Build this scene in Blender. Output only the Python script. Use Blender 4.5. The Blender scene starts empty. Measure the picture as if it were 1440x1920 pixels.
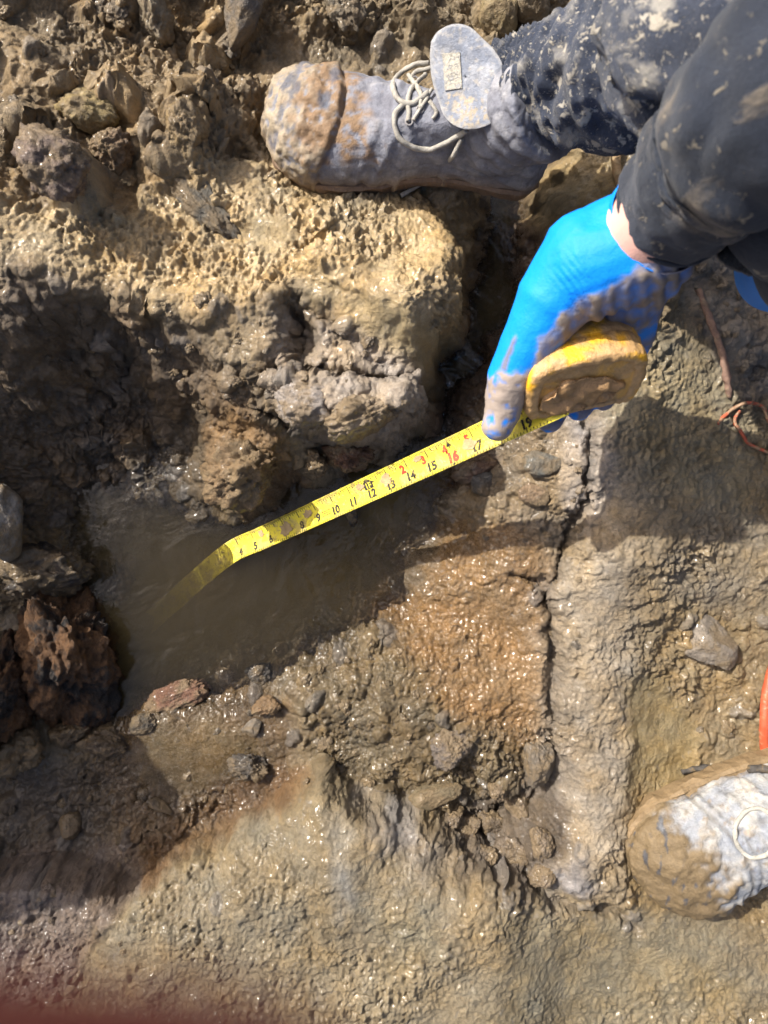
import bpy, bmesh, math, random
import numpy as np
from mathutils import Vector, Matrix, Euler

R = math.radians
scene = bpy.context.scene
COL = scene.collection

# ------------------------------------------------------------------ camera, sky, sun, exposure
CAM_Z, FPX = 0.85, 1300.0            # camera height above the water (m), focal length in photo pixels
cam_data = bpy.data.cameras.new("camera")
cam = bpy.data.objects.new("camera", cam_data)
COL.objects.link(cam)
cam.location = (0, 0, CAM_Z)
cam.rotation_euler = (0, 0, 0)
cam_data.sensor_fit = 'VERTICAL'
cam_data.sensor_height = 36.0
cam_data.lens = FPX / 1920 * 36.0
cam_data.clip_start = 0.004
cam_data.clip_end = 200
scene.camera = cam
cam_data.dof.use_dof = True
cam_data.dof.focus_distance = 0.74
cam_data.dof.aperture_fstop = 6.5

SUN_EL, SUN_AZ = R(43), R(144)       # azimuth of the direction TO the sun, counter-clockwise from +X
world = bpy.data.worlds.new("World")
scene.world = world
world.use_nodes = True
wn = world.node_tree.nodes
wn.clear()
sky = wn.new('ShaderNodeTexSky')
sky.sky_type = 'NISHITA'
sky.sun_disc = False
sky.sun_elevation = SUN_EL
sky.sun_rotation = R(90) - SUN_AZ
sky.air_density = 0.7
sky.dust_density = 6.0
sky.ozone_density = 0.4
bg = wn.new('ShaderNodeBackground')
bg.inputs['Strength'].default_value = 0.125
wo = wn.new('ShaderNodeOutputWorld')
world.node_tree.links.new(sky.outputs[0], bg.inputs[0])
world.node_tree.links.new(bg.outputs[0], wo.inputs[0])

sd = bpy.data.lights.new("sun", 'SUN')
sd.energy = 4.7
sd.angle = R(0.6)
sd.color = (1.0, 0.95, 0.87)
sun = bpy.data.objects.new("sun", sd)
COL.objects.link(sun)
sun_dir = Vector((math.cos(SUN_AZ) * math.cos(SUN_EL), math.sin(SUN_AZ) * math.cos(SUN_EL), math.sin(SUN_EL)))
sun.rotation_euler = sun_dir.to_track_quat('Z', 'Y').to_euler()
sun.location = sun_dir * 5

vs = scene.view_settings
vs.view_transform = 'Standard'
vs.look = 'None'
vs.gamma = 1.0
vs.use_curve_mapping = False
vs.exposure = 0.74
scene.cycles.use_denoising = True
scene.cycles.max_bounces = 7
scene.cycles.volume_bounces = 4
scene.cycles.transparent_max_bounces = 12

# ------------------------------------------------------------------ helpers
def at(u, v, z):
    """photo pixel at a height above the water -> world point"""
    k = (CAM_Z - z) / FPX
    return np.array([(u - 720) * k, (960 - v) * k, z])

def V(u, v, z):
    return Vector(at(u, v, z))

rng = np.random.default_rng(7)
PERM = rng.permutation(256).astype(np.int32)
PERM = np.concatenate([PERM, PERM, PERM])
GR = rng.normal(size=(256, 3)).astype(np.float32)
GR /= np.linalg.norm(GR, axis=1)[:, None]
RND = rng.random((256, 4)).astype(np.float32)

def noise3(x, y, z, seed=0):
    x = x + seed * 17.31; y = y + seed * 9.77; z = z + seed * 5.13
    xi = np.floor(x); yi = np.floor(y); zi = np.floor(z)
    fx = (x - xi).astype(np.float32); fy = (y - yi).astype(np.float32); fz = (z - zi).astype(np.float32)
    xi = xi.astype(np.int32) & 255; yi = yi.astype(np.int32) & 255; zi = zi.astype(np.int32) & 255
    ux = fx * fx * fx * (fx * (fx * 6 - 15) + 10)
    uy = fy * fy * fy * (fy * (fy * 6 - 15) + 10)
    uz = fz * fz * fz * (fz * (fz * 6 - 15) + 10)
    out = 0
    for dx in (0, 1):
        wx = ux if dx else 1 - ux
        a = PERM[xi + dx]
        for dy in (0, 1):
            wy = uy if dy else 1 - uy
            b = PERM[a + yi + dy]
            for dz in (0, 1):
                wz = uz if dz else 1 - uz
                g = GR[PERM[b + zi + dz]]
                out = out + wx * wy * wz * (g[..., 0] * (fx - dx) + g[..., 1] * (fy - dy) + g[..., 2] * (fz - dz))
    return out * 1.5

def fbm(x, y, z, oct=3, seed=0, gain=0.5):
    t = 0; a = 1.0; f = 1.0
    for i in range(oct):
        t = t + a * noise3(x * f, y * f, z * f, seed + i * 3)
        a *= gain; f *= 2.03
    return t

def clods(x, y, cell, seed, fill=0.75):
    """embedded rounded clods: height above the mud in units of cell, and a per-clod random"""
    px = x / cell + seed * 3.7; py = y / cell + seed * 8.1
    ix = np.floor(px).astype(np.int32); iy = np.floor(py).astype(np.int32)
    best = np.full(px.shape, -1.0, np.float32); rid = np.zeros(px.shape, np.float32)
    for dx in (-1, 0, 1):
        for dy in (-1, 0, 1):
            cx = ix + dx; cy = iy + dy
            h = PERM[PERM[(cx + seed * 7) & 255] + (cy & 255)]
            r = RND[h]
            rad = 0.25 + 0.42 * r[..., 2]
            rad = np.where(r[..., 3] < fill, rad, 0.01)
            ex = (px - cx - r[..., 0]); ey = (py - cy - r[..., 1])
            ang = r[..., 3] * 40
            ca = np.cos(ang); sa = np.sin(ang)
            qx = ca * ex + sa * ey; qy = (-sa * ex + ca * ey) * (1 + 0.7 * r[..., 0])
            d2 = (qx * qx + qy * qy) / (rad * rad)
            hh = rad * np.sqrt(np.maximum(0, 1 - d2))
            m = hh > best
            best = np.where(m, hh, best); rid = np.where(m, r[..., 1], rid)
    return np.maximum(best, 0), rid

def sstep(a, b, x):
    t = np.clip((x - a) / (b - a), 0, 1)
    return t * t * (3 - 2 * t)

def mesh_np(name, verts, faces, smooth=True):
    """verts (N,3), faces (M,4) or (M,3) arrays"""
    me = bpy.data.meshes.new(name)
    verts = np.asarray(verts, np.float32); faces = np.asarray(faces, np.int32)
    n, k = faces.shape
    me.vertices.add(len(verts)); me.vertices.foreach_set('co', verts.ravel())
    me.loops.add(n * k); me.loops.foreach_set('vertex_index', faces.ravel())
    me.polygons.add(n)
    me.polygons.foreach_set('loop_start', np.arange(0, n * k, k, dtype=np.int32))
    me.polygons.foreach_set('loop_total', np.full(n, k, np.int32))
    me.polygons.foreach_set('use_smooth', np.full(n, smooth, bool))
    me.update(calc_edges=True)
    return me

def link(name, me, mat=None, parent=None):
    o = bpy.data.objects.new(name, me)
    COL.objects.link(o)
    if mat is not None and me is not None and len(me.materials) == 0:
        me.materials.append(mat)
    if parent is not None:
        o.parent = parent
    return o

def tag(o, label=None, cat=None, group=None, kind=None):
    if label: o['label'] = label
    if cat: o['category'] = cat
    if group: o['group'] = group
    if kind: o['kind'] = kind
    return o

def srgb(r, g, b):
    f = lambda c: ((c / 255 + 0.055) / 1.055) ** 2.4 if c > 10 else c / 255 / 12.92
    return (f(r), f(g), f(b))

# ------------------------------------------------------------------ materials
def nodes_of(name):
    m = bpy.data.materials.new(name)
    m.use_nodes = True
    nt = m.node_tree
    nt.nodes.clear()
    out = nt.nodes.new('ShaderNodeOutputMaterial')
    b = nt.nodes.new('ShaderNodeBsdfPrincipled')
    nt.links.new(b.outputs[0], out.inputs[0])
    return m, nt, b, out

def nnoise(nt, scale, detail=4, rough=0.6, coord=None, dist=0.0):
    n = nt.nodes.new('ShaderNodeTexNoise')
    n.inputs['Scale'].default_value = scale
    n.inputs['Detail'].default_value = detail
    n.inputs['Roughness'].default_value = rough
    n.inputs['Distortion'].default_value = dist
    if coord is not None: nt.links.new(coord, n.inputs['Vector'])
    return n.outputs['Fac']

def nmath(nt, op, a, b=None, clamp=False):
    n = nt.nodes.new('ShaderNodeMath'); n.operation = op; n.use_clamp = clamp
    for i, s in enumerate((a, b)):
        if s is None: continue
        if isinstance(s, (int, float)): n.inputs[i].default_value = s
        else: nt.links.new(s, n.inputs[i])
    return n.outputs[0]

def nmap(nt, x, a, b, c, d):
    n = nt.nodes.new('ShaderNodeMapRange')
    nt.links.new(x, n.inputs[0])
    for i, s in enumerate((a, b, c, d)): n.inputs[i + 1].default_value = s
    return n.outputs[0]

def nmix(nt, fac, a, b, mode='MIX'):
    n = nt.nodes.new('ShaderNodeMix'); n.data_type = 'RGBA'; n.blend_type = mode
    for i, s in ((0, fac), (6, a), (7, b)):
        if isinstance(s, (int, float)): n.inputs[i].default_value = s
        elif isinstance(s, tuple): n.inputs[i].default_value = (*s[:3], 1)
        else: nt.links.new(s, n.inputs[i])
    return n.outputs[2]

def nbump(nt, height, dist, strength=1.0, prev=None):
    n = nt.nodes.new('ShaderNodeBump')
    n.inputs['Distance'].default_value = dist
    n.inputs['Strength'].default_value = strength
    nt.links.new(height, n.inputs['Height'])
    if prev is not None: nt.links.new(prev, n.inputs['Normal'])
    return n.outputs[0]

def mud_material(name, ground=True):
    m, nt, b, out = nodes_of(name)
    tc = nt.nodes.new('ShaderNodeTexCoord')
    if ground:
        co = tc.outputs['Object']
        a = nt.nodes.new('ShaderNodeAttribute'); a.attribute_name = 'mud'
        base = a.outputs['Color']
        w = nt.nodes.new('ShaderNodeAttribute'); w.attribute_name = 'wet'
        wet = w.outputs['Fac']
    else:
        geo = nt.nodes.new('ShaderNodeNewGeometry')
        co = geo.outputs['Position']
        oi = nt.nodes.new('ShaderNodeObjectInfo')
        base = oi.outputs['Color']
        wet = oi.outputs['Alpha']
    n1 = nnoise(nt, 55, 5, 0.65, co)
    n2 = nnoise(nt, 320, 4, 0.7, co)
    n3 = nnoise(nt, 900, 3, 0.7, co)
    n4 = nnoise(nt, 130, 4, 0.6, co, 1.0)
    val = nmath(nt, 'ADD', nmap(nt, n1, 0.25, 0.75, 0.72, 1.26), nmap(nt, n2, 0.25, 0.75, -0.24, 0.24))
    val = nmath(nt, 'ADD', val, nmap(nt, n3, 0.3, 0.7, -0.12, 0.12))
    comb = nt.nodes.new('ShaderNodeCombineColor')
    for i in range(3): nt.links.new(val, comb.inputs[i])
    c = nmix(nt, 1.0, base, comb.outputs[0], 'MULTIPLY')
    # grey grit and ochre specks
    c = nmix(nt, nmap(nt, n4, 0.60, 0.70, 0.0, 0.45), c, (0.21, 0.19, 0.165))
    c = nmix(nt, nmap(nt, n4, 0.40, 0.30, 0.0, 0.25), c, (0.24, 0.15, 0.07))
    if not ground:
        n5 = nnoise(nt, 38, 5, 0.6, co, 0.3)
        c = nmix(nt, nmap(nt, n5, 0.42, 0.56, 0.0, 0.8), c, (0.215, 0.155, 0.085))
    nt.links.new(c, b.inputs['Base Color'])
    r = nmath(nt, 'SUBTRACT', 0.74, nmath(nt, 'MULTIPLY', wet, 0.52))
    r = nmath(nt, 'ADD', r, nmap(nt, n2, 0.3, 0.7, -0.10, 0.14), True)
    nt.links.new(r, b.inputs['Roughness'])
    b.inputs['Specular IOR Level'].default_value = 0.45
    cw = nmath(nt, 'MULTIPLY', wet, nmap(nt, n1, 0.38, 0.60, 0.25, 0.95), True)
    nt.links.new(cw, b.inputs['Coat Weight'])
    b.inputs['Coat Roughness'].default_value = 0.11
    b.inputs['Coat IOR'].default_value = 1.36
    p = nbump(nt, n2, 0.0035, 0.9)
    if not ground: p = nbump(nt, n4, 0.006, 0.9, p)
    p = nbump(nt, n3, 0.0014, 0.9, p)
    nt.links.new(p, b.inputs['Normal'])
    return m

M_GROUND = mud_material('mud')
M_CLOD = mud_material('clod_mud', False)

# ------------------------------------------------------------------ the ground: heights
CP = [
 (-200,-200,.20),(150,-150,.17),(400,-120,.14),(700,-120,.11),(1000,-100,.10),(1300,-100,.10),(1600,-150,.10),
 (-100,150,.20),(50,150,.18),(200,100,.15),(350,80,.13),(500,60,.10),(700,30,.08),(900,40,.07),(1050,50,.07),
 (0,350,.20),(150,300,.16),(300,250,.165),(420,230,.135),(500,340,.128),(650,360,.12),(800,350,.105),(880,350,.085),
 (490,180,.115),(540,180,.10),(650,180,.095),(800,180,.085),(950,200,.07),(540,290,.10),(700,310,.10),(850,310,.09),
 (-120,500,.21),(50,480,.20),(200,450,.175),(350,430,.165),(500,450,.16),(650,450,.155),(780,480,.145),(865,480,.125),
 (100,560,.18),(0,610,.18),(200,530,.175),(300,560,.17),(450,560,.17),(600,600,.17),(740,640,.165),(805,640,.145),(850,560,.14),
 (0,690,.13),(150,660,.10),(300,640,.135),(400,680,.145),(500,680,.165),(620,690,.17),(720,710,.16),(775,715,.14),
 (-120,750,.12),(0,760,.10),(150,760,.05),(300,750,.045),(430,740,.135),(560,740,.168),(620,790,.16),(700,770,.162),(765,780,.145),
 (0,880,.08),(100,880,.025),(250,860,.005),(350,840,.01),(450,820,.095),(510,860,.105),(480,920,.085),(570,820,.10),(660,828,.115),(730,825,.10),
 (180,960,-.015),(300,955,-.015),(425,975,.00),(548,915,.00),(600,900,.0),(700,870,-.02),(770,865,-.025),(810,890,-.025),(650,865,.01),(760,835,.0),
 (885,420,.03),(920,370,-.01),(930,480,-.02),(890,600,-.02),(840,680,-.025),(815,750,-.015),(870,770,.02),(790,840,-.02),(980,420,-.01),(1000,340,0),(990,540,.015),(940,650,.03),(900,720,.04),(970,720,.07),
 (1050,400,.09),(1050,300,.09),(1100,320,.11),(1200,300,.12),(1050,550,.10),(1080,480,.11),(1300,500,.12),(1440,500,.11),(1600,500,.12),(1050,700,.10),(1150,700,.12),(1300,700,.11),(1440,700,.09),(1250,150,.11),(1450,200,.11),
 (900,830,.03),(850,870,-.012),(890,890,.02),(960,860,.07),(1040,850,.09),(1100,850,.11),(1200,850,.12),(1440,850,.08),
 (790,950,-.022),(835,905,-.018),(855,965,.012),(830,990,.004),(900,950,.05),(1000,950,.08),(1080,950,.09),(1200,950,.11),
 (745,1040,-.012),(785,1050,.006),(850,1050,.03),(950,1050,.06),(1050,1050,.07),(1150,1050,.10),(1300,1050,.08),(1440,1050,.07),
 (690,1120,-.022),(735,1105,-.012),(760,1170,.012),(860,1180,.03),(980,1180,.05),(1100,1200,.08),(1250,1200,.055),(1440,1200,.05),(1600,1100,.08),
 (480,1000,-.06),(600,1000,-.07),(700,970,-.05),(300,1050,-.08),(210,1050,-.03),(450,1100,-.09),(600,1090,-.06),(300,1180,-.09),(450,1190,-.06),(560,1160,-.045),(245,1250,-.06),(340,1260,-.035),
 (420,1270,-.018),(520,1235,-.018),(615,1185,-.014),(230,1330,-.012),(350,1330,.008),(470,1320,.012),(600,1280,.02),(260,1320,-.006),
 (330,1420,.008),(390,1425,.008),(460,1410,.01),(200,1450,.01),(60,1500,.015),(0,1600,.03),(150,1560,.015),(300,1530,.012),(240,1625,.03),(420,1560,.012),(520,1500,.012),(560,1430,.015),(640,1440,.02),(740,1500,.022),
 (700,1350,.035),(800,1300,.045),(900,1300,.05),(1000,1300,.055),(700,1450,.03),(850,1450,.035),(950,1430,.045),(1000,1380,.05),
 (1090,1350,.075),(1170,1350,.07),(1090,1500,.075),(1200,1500,.06),(1000,1570,.05),(1060,1620,.085),
 (870,1560,.018),(930,1570,.022),(985,1480,.03),
 (600,1490,.040),(560,1560,.044),(450,1600,.040),(330,1640,.040),(260,1700,.042),(700,1530,.044),(800,1575,.044),(900,1645,.050),(1000,1695,.055),(1150,1750,.058),(500,1700,.046),(700,1700,.050),(850,1750,.052),(400,1800,.046),(600,1850,.048),(800,1880,.048),(1000,1850,.052),(1200,1850,.055),(1400,1850,.055),(1600,1950,.055),(300,2050,.042),(700,2100,.046),(1100,2100,.050),
 (0,1690,.035),(100,1710,.035),(150,1800,.038),(0,1850,.04),(-150,2050,.04),(215,1730,.03),
 (1300,1350,.04),(1440,1350,.04),(1180,1610,.065),(1250,1480,.045),(1440,1500,.04),(1300,1650,.05),(1440,1750,.05),(1300,1790,.055),(1600,1450,.05),(1600,800,.10),
 (110,1050,.01),(110,1200,.015),(90,1400,.025),(-60,1150,.04),(0,1000,.05),(0,1200,.03),(-60,1350,.04),(-100,1550,.04),(-60,980,.08),
]
CP = [(u, v, z) for u, v, z in CP]
# unseen rise left of the frame, added so its shadow falls into the pit
SHADE_RISE = [(-.60, .16, .17), (-.60, .04, .22), (-.60, -.04, .34), (-.60, -.14, .40), (-.60, -.23, .30), (-.60, -.34, .12), (-.60, -.50, .08), (-.60, -.62, .07), (-.53, .05, .10), (-.53, -.12, .09), (-.53, -.26, .08), (-.53, -.40, .08), (-.70, -.05, .46), (-.70, -.20, .46), (-.70, -.45, .12)]
cpw = np.array([at(*c) for c in CP] + [np.array(w) for w in SHADE_RISE])

def tps_fit(p, h, lam=2e-5):
    n = len(p)
    d = np.linalg.norm(p[:, None] - p[None], axis=2)
    K = np.where(d > 0, d * d * np.log(np.maximum(d, 1e-9)), 0) + lam * np.eye(n)
    P = np.hstack([np.ones((n, 1)), p])
    A = np.block([[K, P], [P.T, np.zeros((3, 3))]])
    return np.linalg.solve(A, np.concatenate([h, np.zeros(3)]))

tw = tps_fit(cpw[:, :2], cpw[:, 2])

# coarse maps on which heights and mud zones are laid out, sampled later at warped positions
MX0, MX1, MY0, MY1, MS = -0.80, 0.80, -0.95, 0.95, 0.004
mxs = np.arange(MX0, MX1 + MS, MS); mys = np.arange(MY0, MY1 + MS, MS)
MXg, MYg = np.meshgrid(mxs, mys)

def tps_eval(x, y):
    out = np.full(x.shape, tw[-3]) + tw[-2] * x + tw[-1] * y
    for (px, py), w in zip(cpw[:, :2], tw[:-3]):
        d2 = (x - px) ** 2 + (y - py) ** 2 + 1e-12
        out = out + w * 0.5 * d2 * np.log(d2)
    return out

HM = tps_eval(MXg, MYg)
HM = np.clip(HM, -0.1, 0.60)

def poly_sd(pts, x, y):
    """signed distance, negative inside"""
    d2 = np.full(x.shape, 1e9); ins = np.zeros(x.shape, bool)
    n = len(pts)
    for i in range(n):
        ax, ay = pts[i]; bx, by = pts[(i + 1) % n]
        ex, ey = bx - ax, by - ay
        wx, wy = x - ax, y - ay
        t = np.clip((wx * ex + wy * ey) / (ex * ex + ey * ey + 1e-12), 0, 1)
        d2 = np.minimum(d2, (wx - t * ex) ** 2 + (wy - t * ey) ** 2)
        c = ((ay > y) != (by > y)) & (x < (bx - ax) * (y - ay) / (by - ay + 1e-12) + ax)
        ins ^= c
    d = np.sqrt(d2)
    return np.where(ins, -d, d)

def line_d(pts, x, y):
    d2 = np.full(x.shape, 1e9); tt = np.zeros(x.shape)
    n = len(pts)
    for i in range(n - 1):
        ax, ay = pts[i]; bx, by = pts[i + 1]
        ex, ey = bx - ax, by - ay
        t = np.clip(((x - ax) * ex + (y - ay) * ey) / (ex * ex + ey * ey + 1e-12), 0, 1)
        q = (x - ax - t * ex) ** 2 + (y - ay - t * ey) ** 2
        m = q < d2
        d2 = np.where(m, q, d2); tt = np.where(m, (i + t) / (n - 1), tt)
    return np.sqrt(d2), tt

# mud zones: (px polygon, nominal height, colour, wetness, [lumps 40mm, lumps 18mm, crumbs 7mm, ripples], soft edge)
TAN   = (0.405, 0.300, 0.160)
OLIVE = (0.235, 0.180, 0.090)
SMOOTH= (0.330, 0.250, 0.130)
DARK  = (0.115, 0.082, 0.050)
LILAC = (0.330, 0.270, 0.205)
GREY  = (0.265, 0.215, 0.150)
BROWN = (0.185, 0.120, 0.060)
WETTAN= (0.215, 0.132, 0.058)
RUST  = (0.120, 0.066, 0.026)
RED   = (0.140, 0.075, 0.045)
SILT  = (0.105, 0.068, 0.032)
ZONES = [
 ([(-300,-300),(560,-300),(540,80),(520,200),(400,260),(330,330),(250,400),(0,420),(-300,450)], .18, (0.245,0.176,0.094), .30, [1.6,1.3,1.0,0.0], .02),
 ([(500,-300),(1100,-300),(1060,100),(900,120),(560,110)], .08, (0.200,0.150,0.085), .25, [1.1,1.1,0.9,0.0], .02),
 ([(-300,420),(230,400),(330,330),(520,210),(560,300),(740,330),(900,330),(890,480),(850,600),(760,680),(560,560),(420,560),(300,600),(180,520),(0,640),(-300,680)], .17, TAN, .60, [0.18,0.35,1.05,0.2], .012),
 ([(540,480),(640,540),(760,570),(840,600),(800,690),(720,640),(600,570)], .17, SMOOTH, .55, [0.05,0.08,0.40,0.9], .010),
 ([(440,420),(500,400),(560,440),(520,480),(470,470)], .17, SMOOTH, .6, [0,0.05,0.1,0.4], .006),
 ([(-50,470),(120,470),(200,520),(100,640),(0,720),(-60,700)], .2, (0.36,0.27,0.15), .4, [0.2,0.4,0.7,0.3], .02),
 ([(540,600),(620,610),(700,660),(790,690),(790,780),(720,830),(620,830),(540,780),(500,700)], .14, LILAC, .50, [0.30,0.22,0.80,0.1], .012),
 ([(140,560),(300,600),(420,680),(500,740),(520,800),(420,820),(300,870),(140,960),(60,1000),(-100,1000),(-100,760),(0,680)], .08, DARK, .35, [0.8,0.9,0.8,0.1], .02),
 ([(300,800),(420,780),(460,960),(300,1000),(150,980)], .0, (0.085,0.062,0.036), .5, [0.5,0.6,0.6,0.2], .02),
 ([(390,790),(470,770),(550,830),(545,920),(430,975),(370,900)], .08, BROWN, .35, [0.35,0.5,0.6,0.1], .010),
 ([(840,700),(890,560),(900,420),(930,320),(1040,280),(1030,520),(980,640),(930,760),(860,830),(790,860),(780,800)], .0, (0.105,0.070,0.045), .75, [0.6,0.7,0.6,0.2], .010),
 ([(1030,280),(1240,240),(1240,380),(1080,480),(1030,560)], .10, (0.250,0.190,0.100), .35, [0.25,0.4,0.6,0.3], .008),
 ([(860,800),(1060,780),(1100,900),(1080,1010),(980,1020),(880,960),(820,930)], .07, (0.215,0.165,0.105), .5, [0.6,0.95,0.8,0.1], .015),
 ([(800,840),(900,810),(930,880),(860,930),(790,950)], .02, RED, .6, [0.2,0.3,0.5,0.3], .010),
 ([(820,960),(1000,1000),(1040,1080),(1035,1290),(990,1400),(860,1330),(740,1240),(640,1180),(740,1060)], .04, WETTAN, .95, [0.12,0.30,0.40,0.75], .015),
 ([(700,1090),(900,1090),(1030,1240),(1030,1400),(940,1430),(800,1330),(700,1240)], .04, (0.190,0.114,0.047), .9, [0.12,0.28,0.50,0.6], .03),
 ([(560,1180),(720,1170),(860,1340),(1010,1400),(960,1520),(800,1560),(620,1480),(560,1420),(540,1290)], .03, (0.120,0.088,0.045), .7, [0.45,0.95,0.9,0.1], .02),
 ([(1060,760),(1180,740),(1190,900),(1200,1100),(1180,1300),(1200,1500),(1160,1640),(1050,1640),(1040,1500),(1030,1250),(1060,1000)], .09, GREY, .45, [0.04,0.10,0.42,0.12], .03),
 ([(1060,780),(1120,780),(1150,900),(1120,1000),(1060,960)], .10, (0.290,0.245,0.200), .5, [0.2,0.3,0.5,0.1], .012),
 ([(1190,620),(1340,640),(1440,760),(1440,1000),(1300,980),(1190,900),(1120,740)], .11, (0.265,0.215,0.130), .6, [0.03,0.10,0.55,0.25], .03),
 ([(1220,420),(1600,380),(1600,760),(1400,740),(1330,640),(1260,560)], .11, (0.255,0.215,0.170), .4, [0.4,0.75,0.6,0.1], .012),
 ([(1200,940),(1320,960),(1600,960),(1600,1160),(1320,1150),(1190,1090)], .08, (0.205,0.165,0.110), .75, [0.05,0.2,0.75,0.35], .03),
 ([(1200,1110),(1320,1150),(1600,1150),(1600,1420),(1400,1420),(1250,1500),(1200,1400)], .05, (0.205,0.150,0.078), .75, [0.25,0.6,0.7,0.5], .02),
 ([(1170,1280),(1250,1260),(1330,1400),(1300,1480),(1210,1560),(1170,1480)], .06, (0.225,0.172,0.085), .75, [0.02,0.08,0.15,0.95], .015),
 ([(1180,1480),(1300,1480),(1600,1650),(1600,1800),(1300,1780),(1180,1720)], .06, (0.215,0.155,0.075), .7, [0.1,0.3,0.5,0.5], .02),
 ([(230,1280),(420,1280),(560,1300),(560,1440),(420,1540),(250,1560),(150,1480),(200,1380)], .0, SILT, .75, [0.15,0.45,0.5,0.1], .02),
 ([(260,1350),(420,1340),(480,1400),(420,1480),(260,1480)], .0, (0.150,0.102,0.046), .9, [0.02,0.08,0.10,0.1], .02),
 ([(180,1600),(330,1540),(480,1440),(580,1440),(590,1500),(500,1570),(300,1640)], .02, RUST, .35, [0.1,0.3,0.85,0.0], .015),
 ([(-200,1400),(150,1430),(230,1500),(210,1610),(-200,1660)], .02, (0.100,0.078,0.055), .6, [0.3,0.6,0.6,0.1], .02),
 ([(-300,1640),(180,1640),(260,1680),(130,1840),(-300,2100)], .085, (0.150,0.112,0.085), .5, [0.4,0.5,0.7,0.2], .012),
 ([(260,1680),(350,1620),(500,1560),(600,1480),(700,1520),(820,1560),(950,1640),(1150,1720),(1600,1790),(1600,2300),(-100,2300),(130,1840)], .085, (0.200,0.157,0.092), .6, [0.12,0.16,0.60,0.22], .004),
 ([(780,1580),(860,1590),(950,1660),(940,1800),(800,1750),(760,1650)], .085, (0.225,0.178,0.108), .6, [0.02,0.05,0.28,0.6], .03),
 ([(950,1700),(1350,1780),(1440,1920),(900,2000)], .085, (0.185,0.150,0.088), .65, [0.02,0.06,0.40,0.4], .03),
 ([(520,1580),(590,1500),(640,1530),(660,1700),(560,1820),(480,1740)], .085, (0.190,0.150,0.088), .55, [0.12,0.2,0.55,0.3], .03),
 ([(660,1520),(790,1540),(800,1590),(720,1590)], .085, (0.255,0.225,0.190), .4, [0.4,0.5,0.5,0.1], .01),
 ([(870,1520),(1040,1430),(1050,1560),(960,1640),(860,1590)], .03, (0.088,0.068,0.048), .5, [0.8,1.0,0.8,0.0], .010),
 ([(625,1560),(660,1570),(655,1650),(665,1700),(640,1730),(628,1660)], .12, (0.225,0.200,0.155), .6, [0.1,0.15,0.45,0.2], .012),
 ([(330,1640),(400,1620),(470,1650),(480,1760),(420,1800),(360,1720)], .11, (0.185,0.150,0.094), .6, [0.2,0.3,0.6,0.2], .03),
 ([(700,1720),(790,1700),(820,1800),(740,1840)], .12, (0.180,0.150,0.090), .7, [0.05,0.1,0.4,0.5], .03),
 ([(700,1000),(790,960),(830,1040),(790,1100),(730,1120)], .01, (0.175,0.125,0.070), .9, [0.1,0.2,0.35,0.3], .01),
 ([(1020,1640),(1090,1600),(1130,1680),(1050,1690)], .08, (0.260,0.225,0.190), .4, [0.4,0.5,0.5,0.0], .012),
]
base_vals = [0.20, 0.15, 0.085, 0.5, 0.4, 0.5, 0.6, 0.2]
ZM = np.zeros(MXg.shape + (8,), np.float32) + np.array(base_vals, np.float32)
edge_n = fbm(MXg * 30, MYg * 30, MXg * 0, 3, 5)
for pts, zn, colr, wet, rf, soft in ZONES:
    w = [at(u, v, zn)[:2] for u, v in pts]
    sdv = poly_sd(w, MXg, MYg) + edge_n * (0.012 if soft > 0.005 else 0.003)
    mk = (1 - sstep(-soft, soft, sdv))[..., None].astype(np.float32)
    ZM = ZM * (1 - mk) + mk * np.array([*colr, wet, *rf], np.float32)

def sample(M, x, y):
    fx = np.clip((x - MX0) / MS, 0, len(mxs) - 1.001); fy = np.clip((y - MY0) / MS, 0, len(mys) - 1.001)
    ix = fx.astype(np.int32); iy = fy.astype(np.int32)
    tx = (fx - ix).astype(np.float32); ty = (fy - iy).astype(np.float32)
    if M.ndim == 3: tx = tx[..., None]; ty = ty[..., None]
    return (M[iy, ix] * (1 - tx) + M[iy, ix + 1] * tx) * (1 - ty) + (M[iy + 1, ix] * (1 - tx) + M[iy + 1, ix + 1] * tx) * ty

# deep cracks: (px line, height, half width m, depth m)
CRACKS = [
 ([(1092,770),(1100,850),(1104,930),(1075,1000),(1055,1080),(1040,1130)], .09, .006, .022),
 ([(960,1070),(1000,1090),(1030,1150),(1035,1230),(1030,1330),(1035,1400)], .05, .009, .022),
 ([(1035,1400),(1010,1470),(960,1520),(900,1570),(870,1580),(800,1555)], .03, .020, .016),
 ([(870,1580),(960,1640),(1040,1690),(1140,1712),(1190,1740)], .06, .008, .014),
 ([(490,710),(600,705),(700,708),(760,712)], .14, .006, .026),
 ([(500,770),(540,800),(600,830)], .11, .006, .02),
 ([(660,640),(560,560),(540,600),(550,690)], .16, .011, .022),
 ([(120,760),(200,690),(280,660)], .10, .008, .02),
 ([(290,1560),(260,1590)], .02, .005, .01),
]

# fine grid over what the photo sees, growing coarser outside it
def axis(lo, hi, step, far):
    a = list(np.arange(lo, hi + step * 0.5, step))
    s = step; x = a[-1]
    while x < far: s *= 1.22; x += s; a.append(x)
    s = step; x = a[0]; pre = []
    while x > -far: s *= 1.22; x -= s; pre.append(x)
    return np.array(pre[::-1] + a)

GS = 0.0013
gx = axis(-0.545, 0.545, GS, 30.0); gy = axis(-0.70, 0.70, GS, 30.0)
NX, NY = len(gx), len(gy)
X, Y = np.meshgrid(gx, gy)
X = X.astype(np.float32); Y = Y.astype(np.float32)

Z0 = np.zeros_like(X)
wx = fbm(X * 22, Y * 22, Z0, 3, 11) * 0.010
wy = fbm(X * 22, Y * 22, Z0, 3, 41) * 0.010
H = sample(HM, X + wx, Y + wy)
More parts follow.
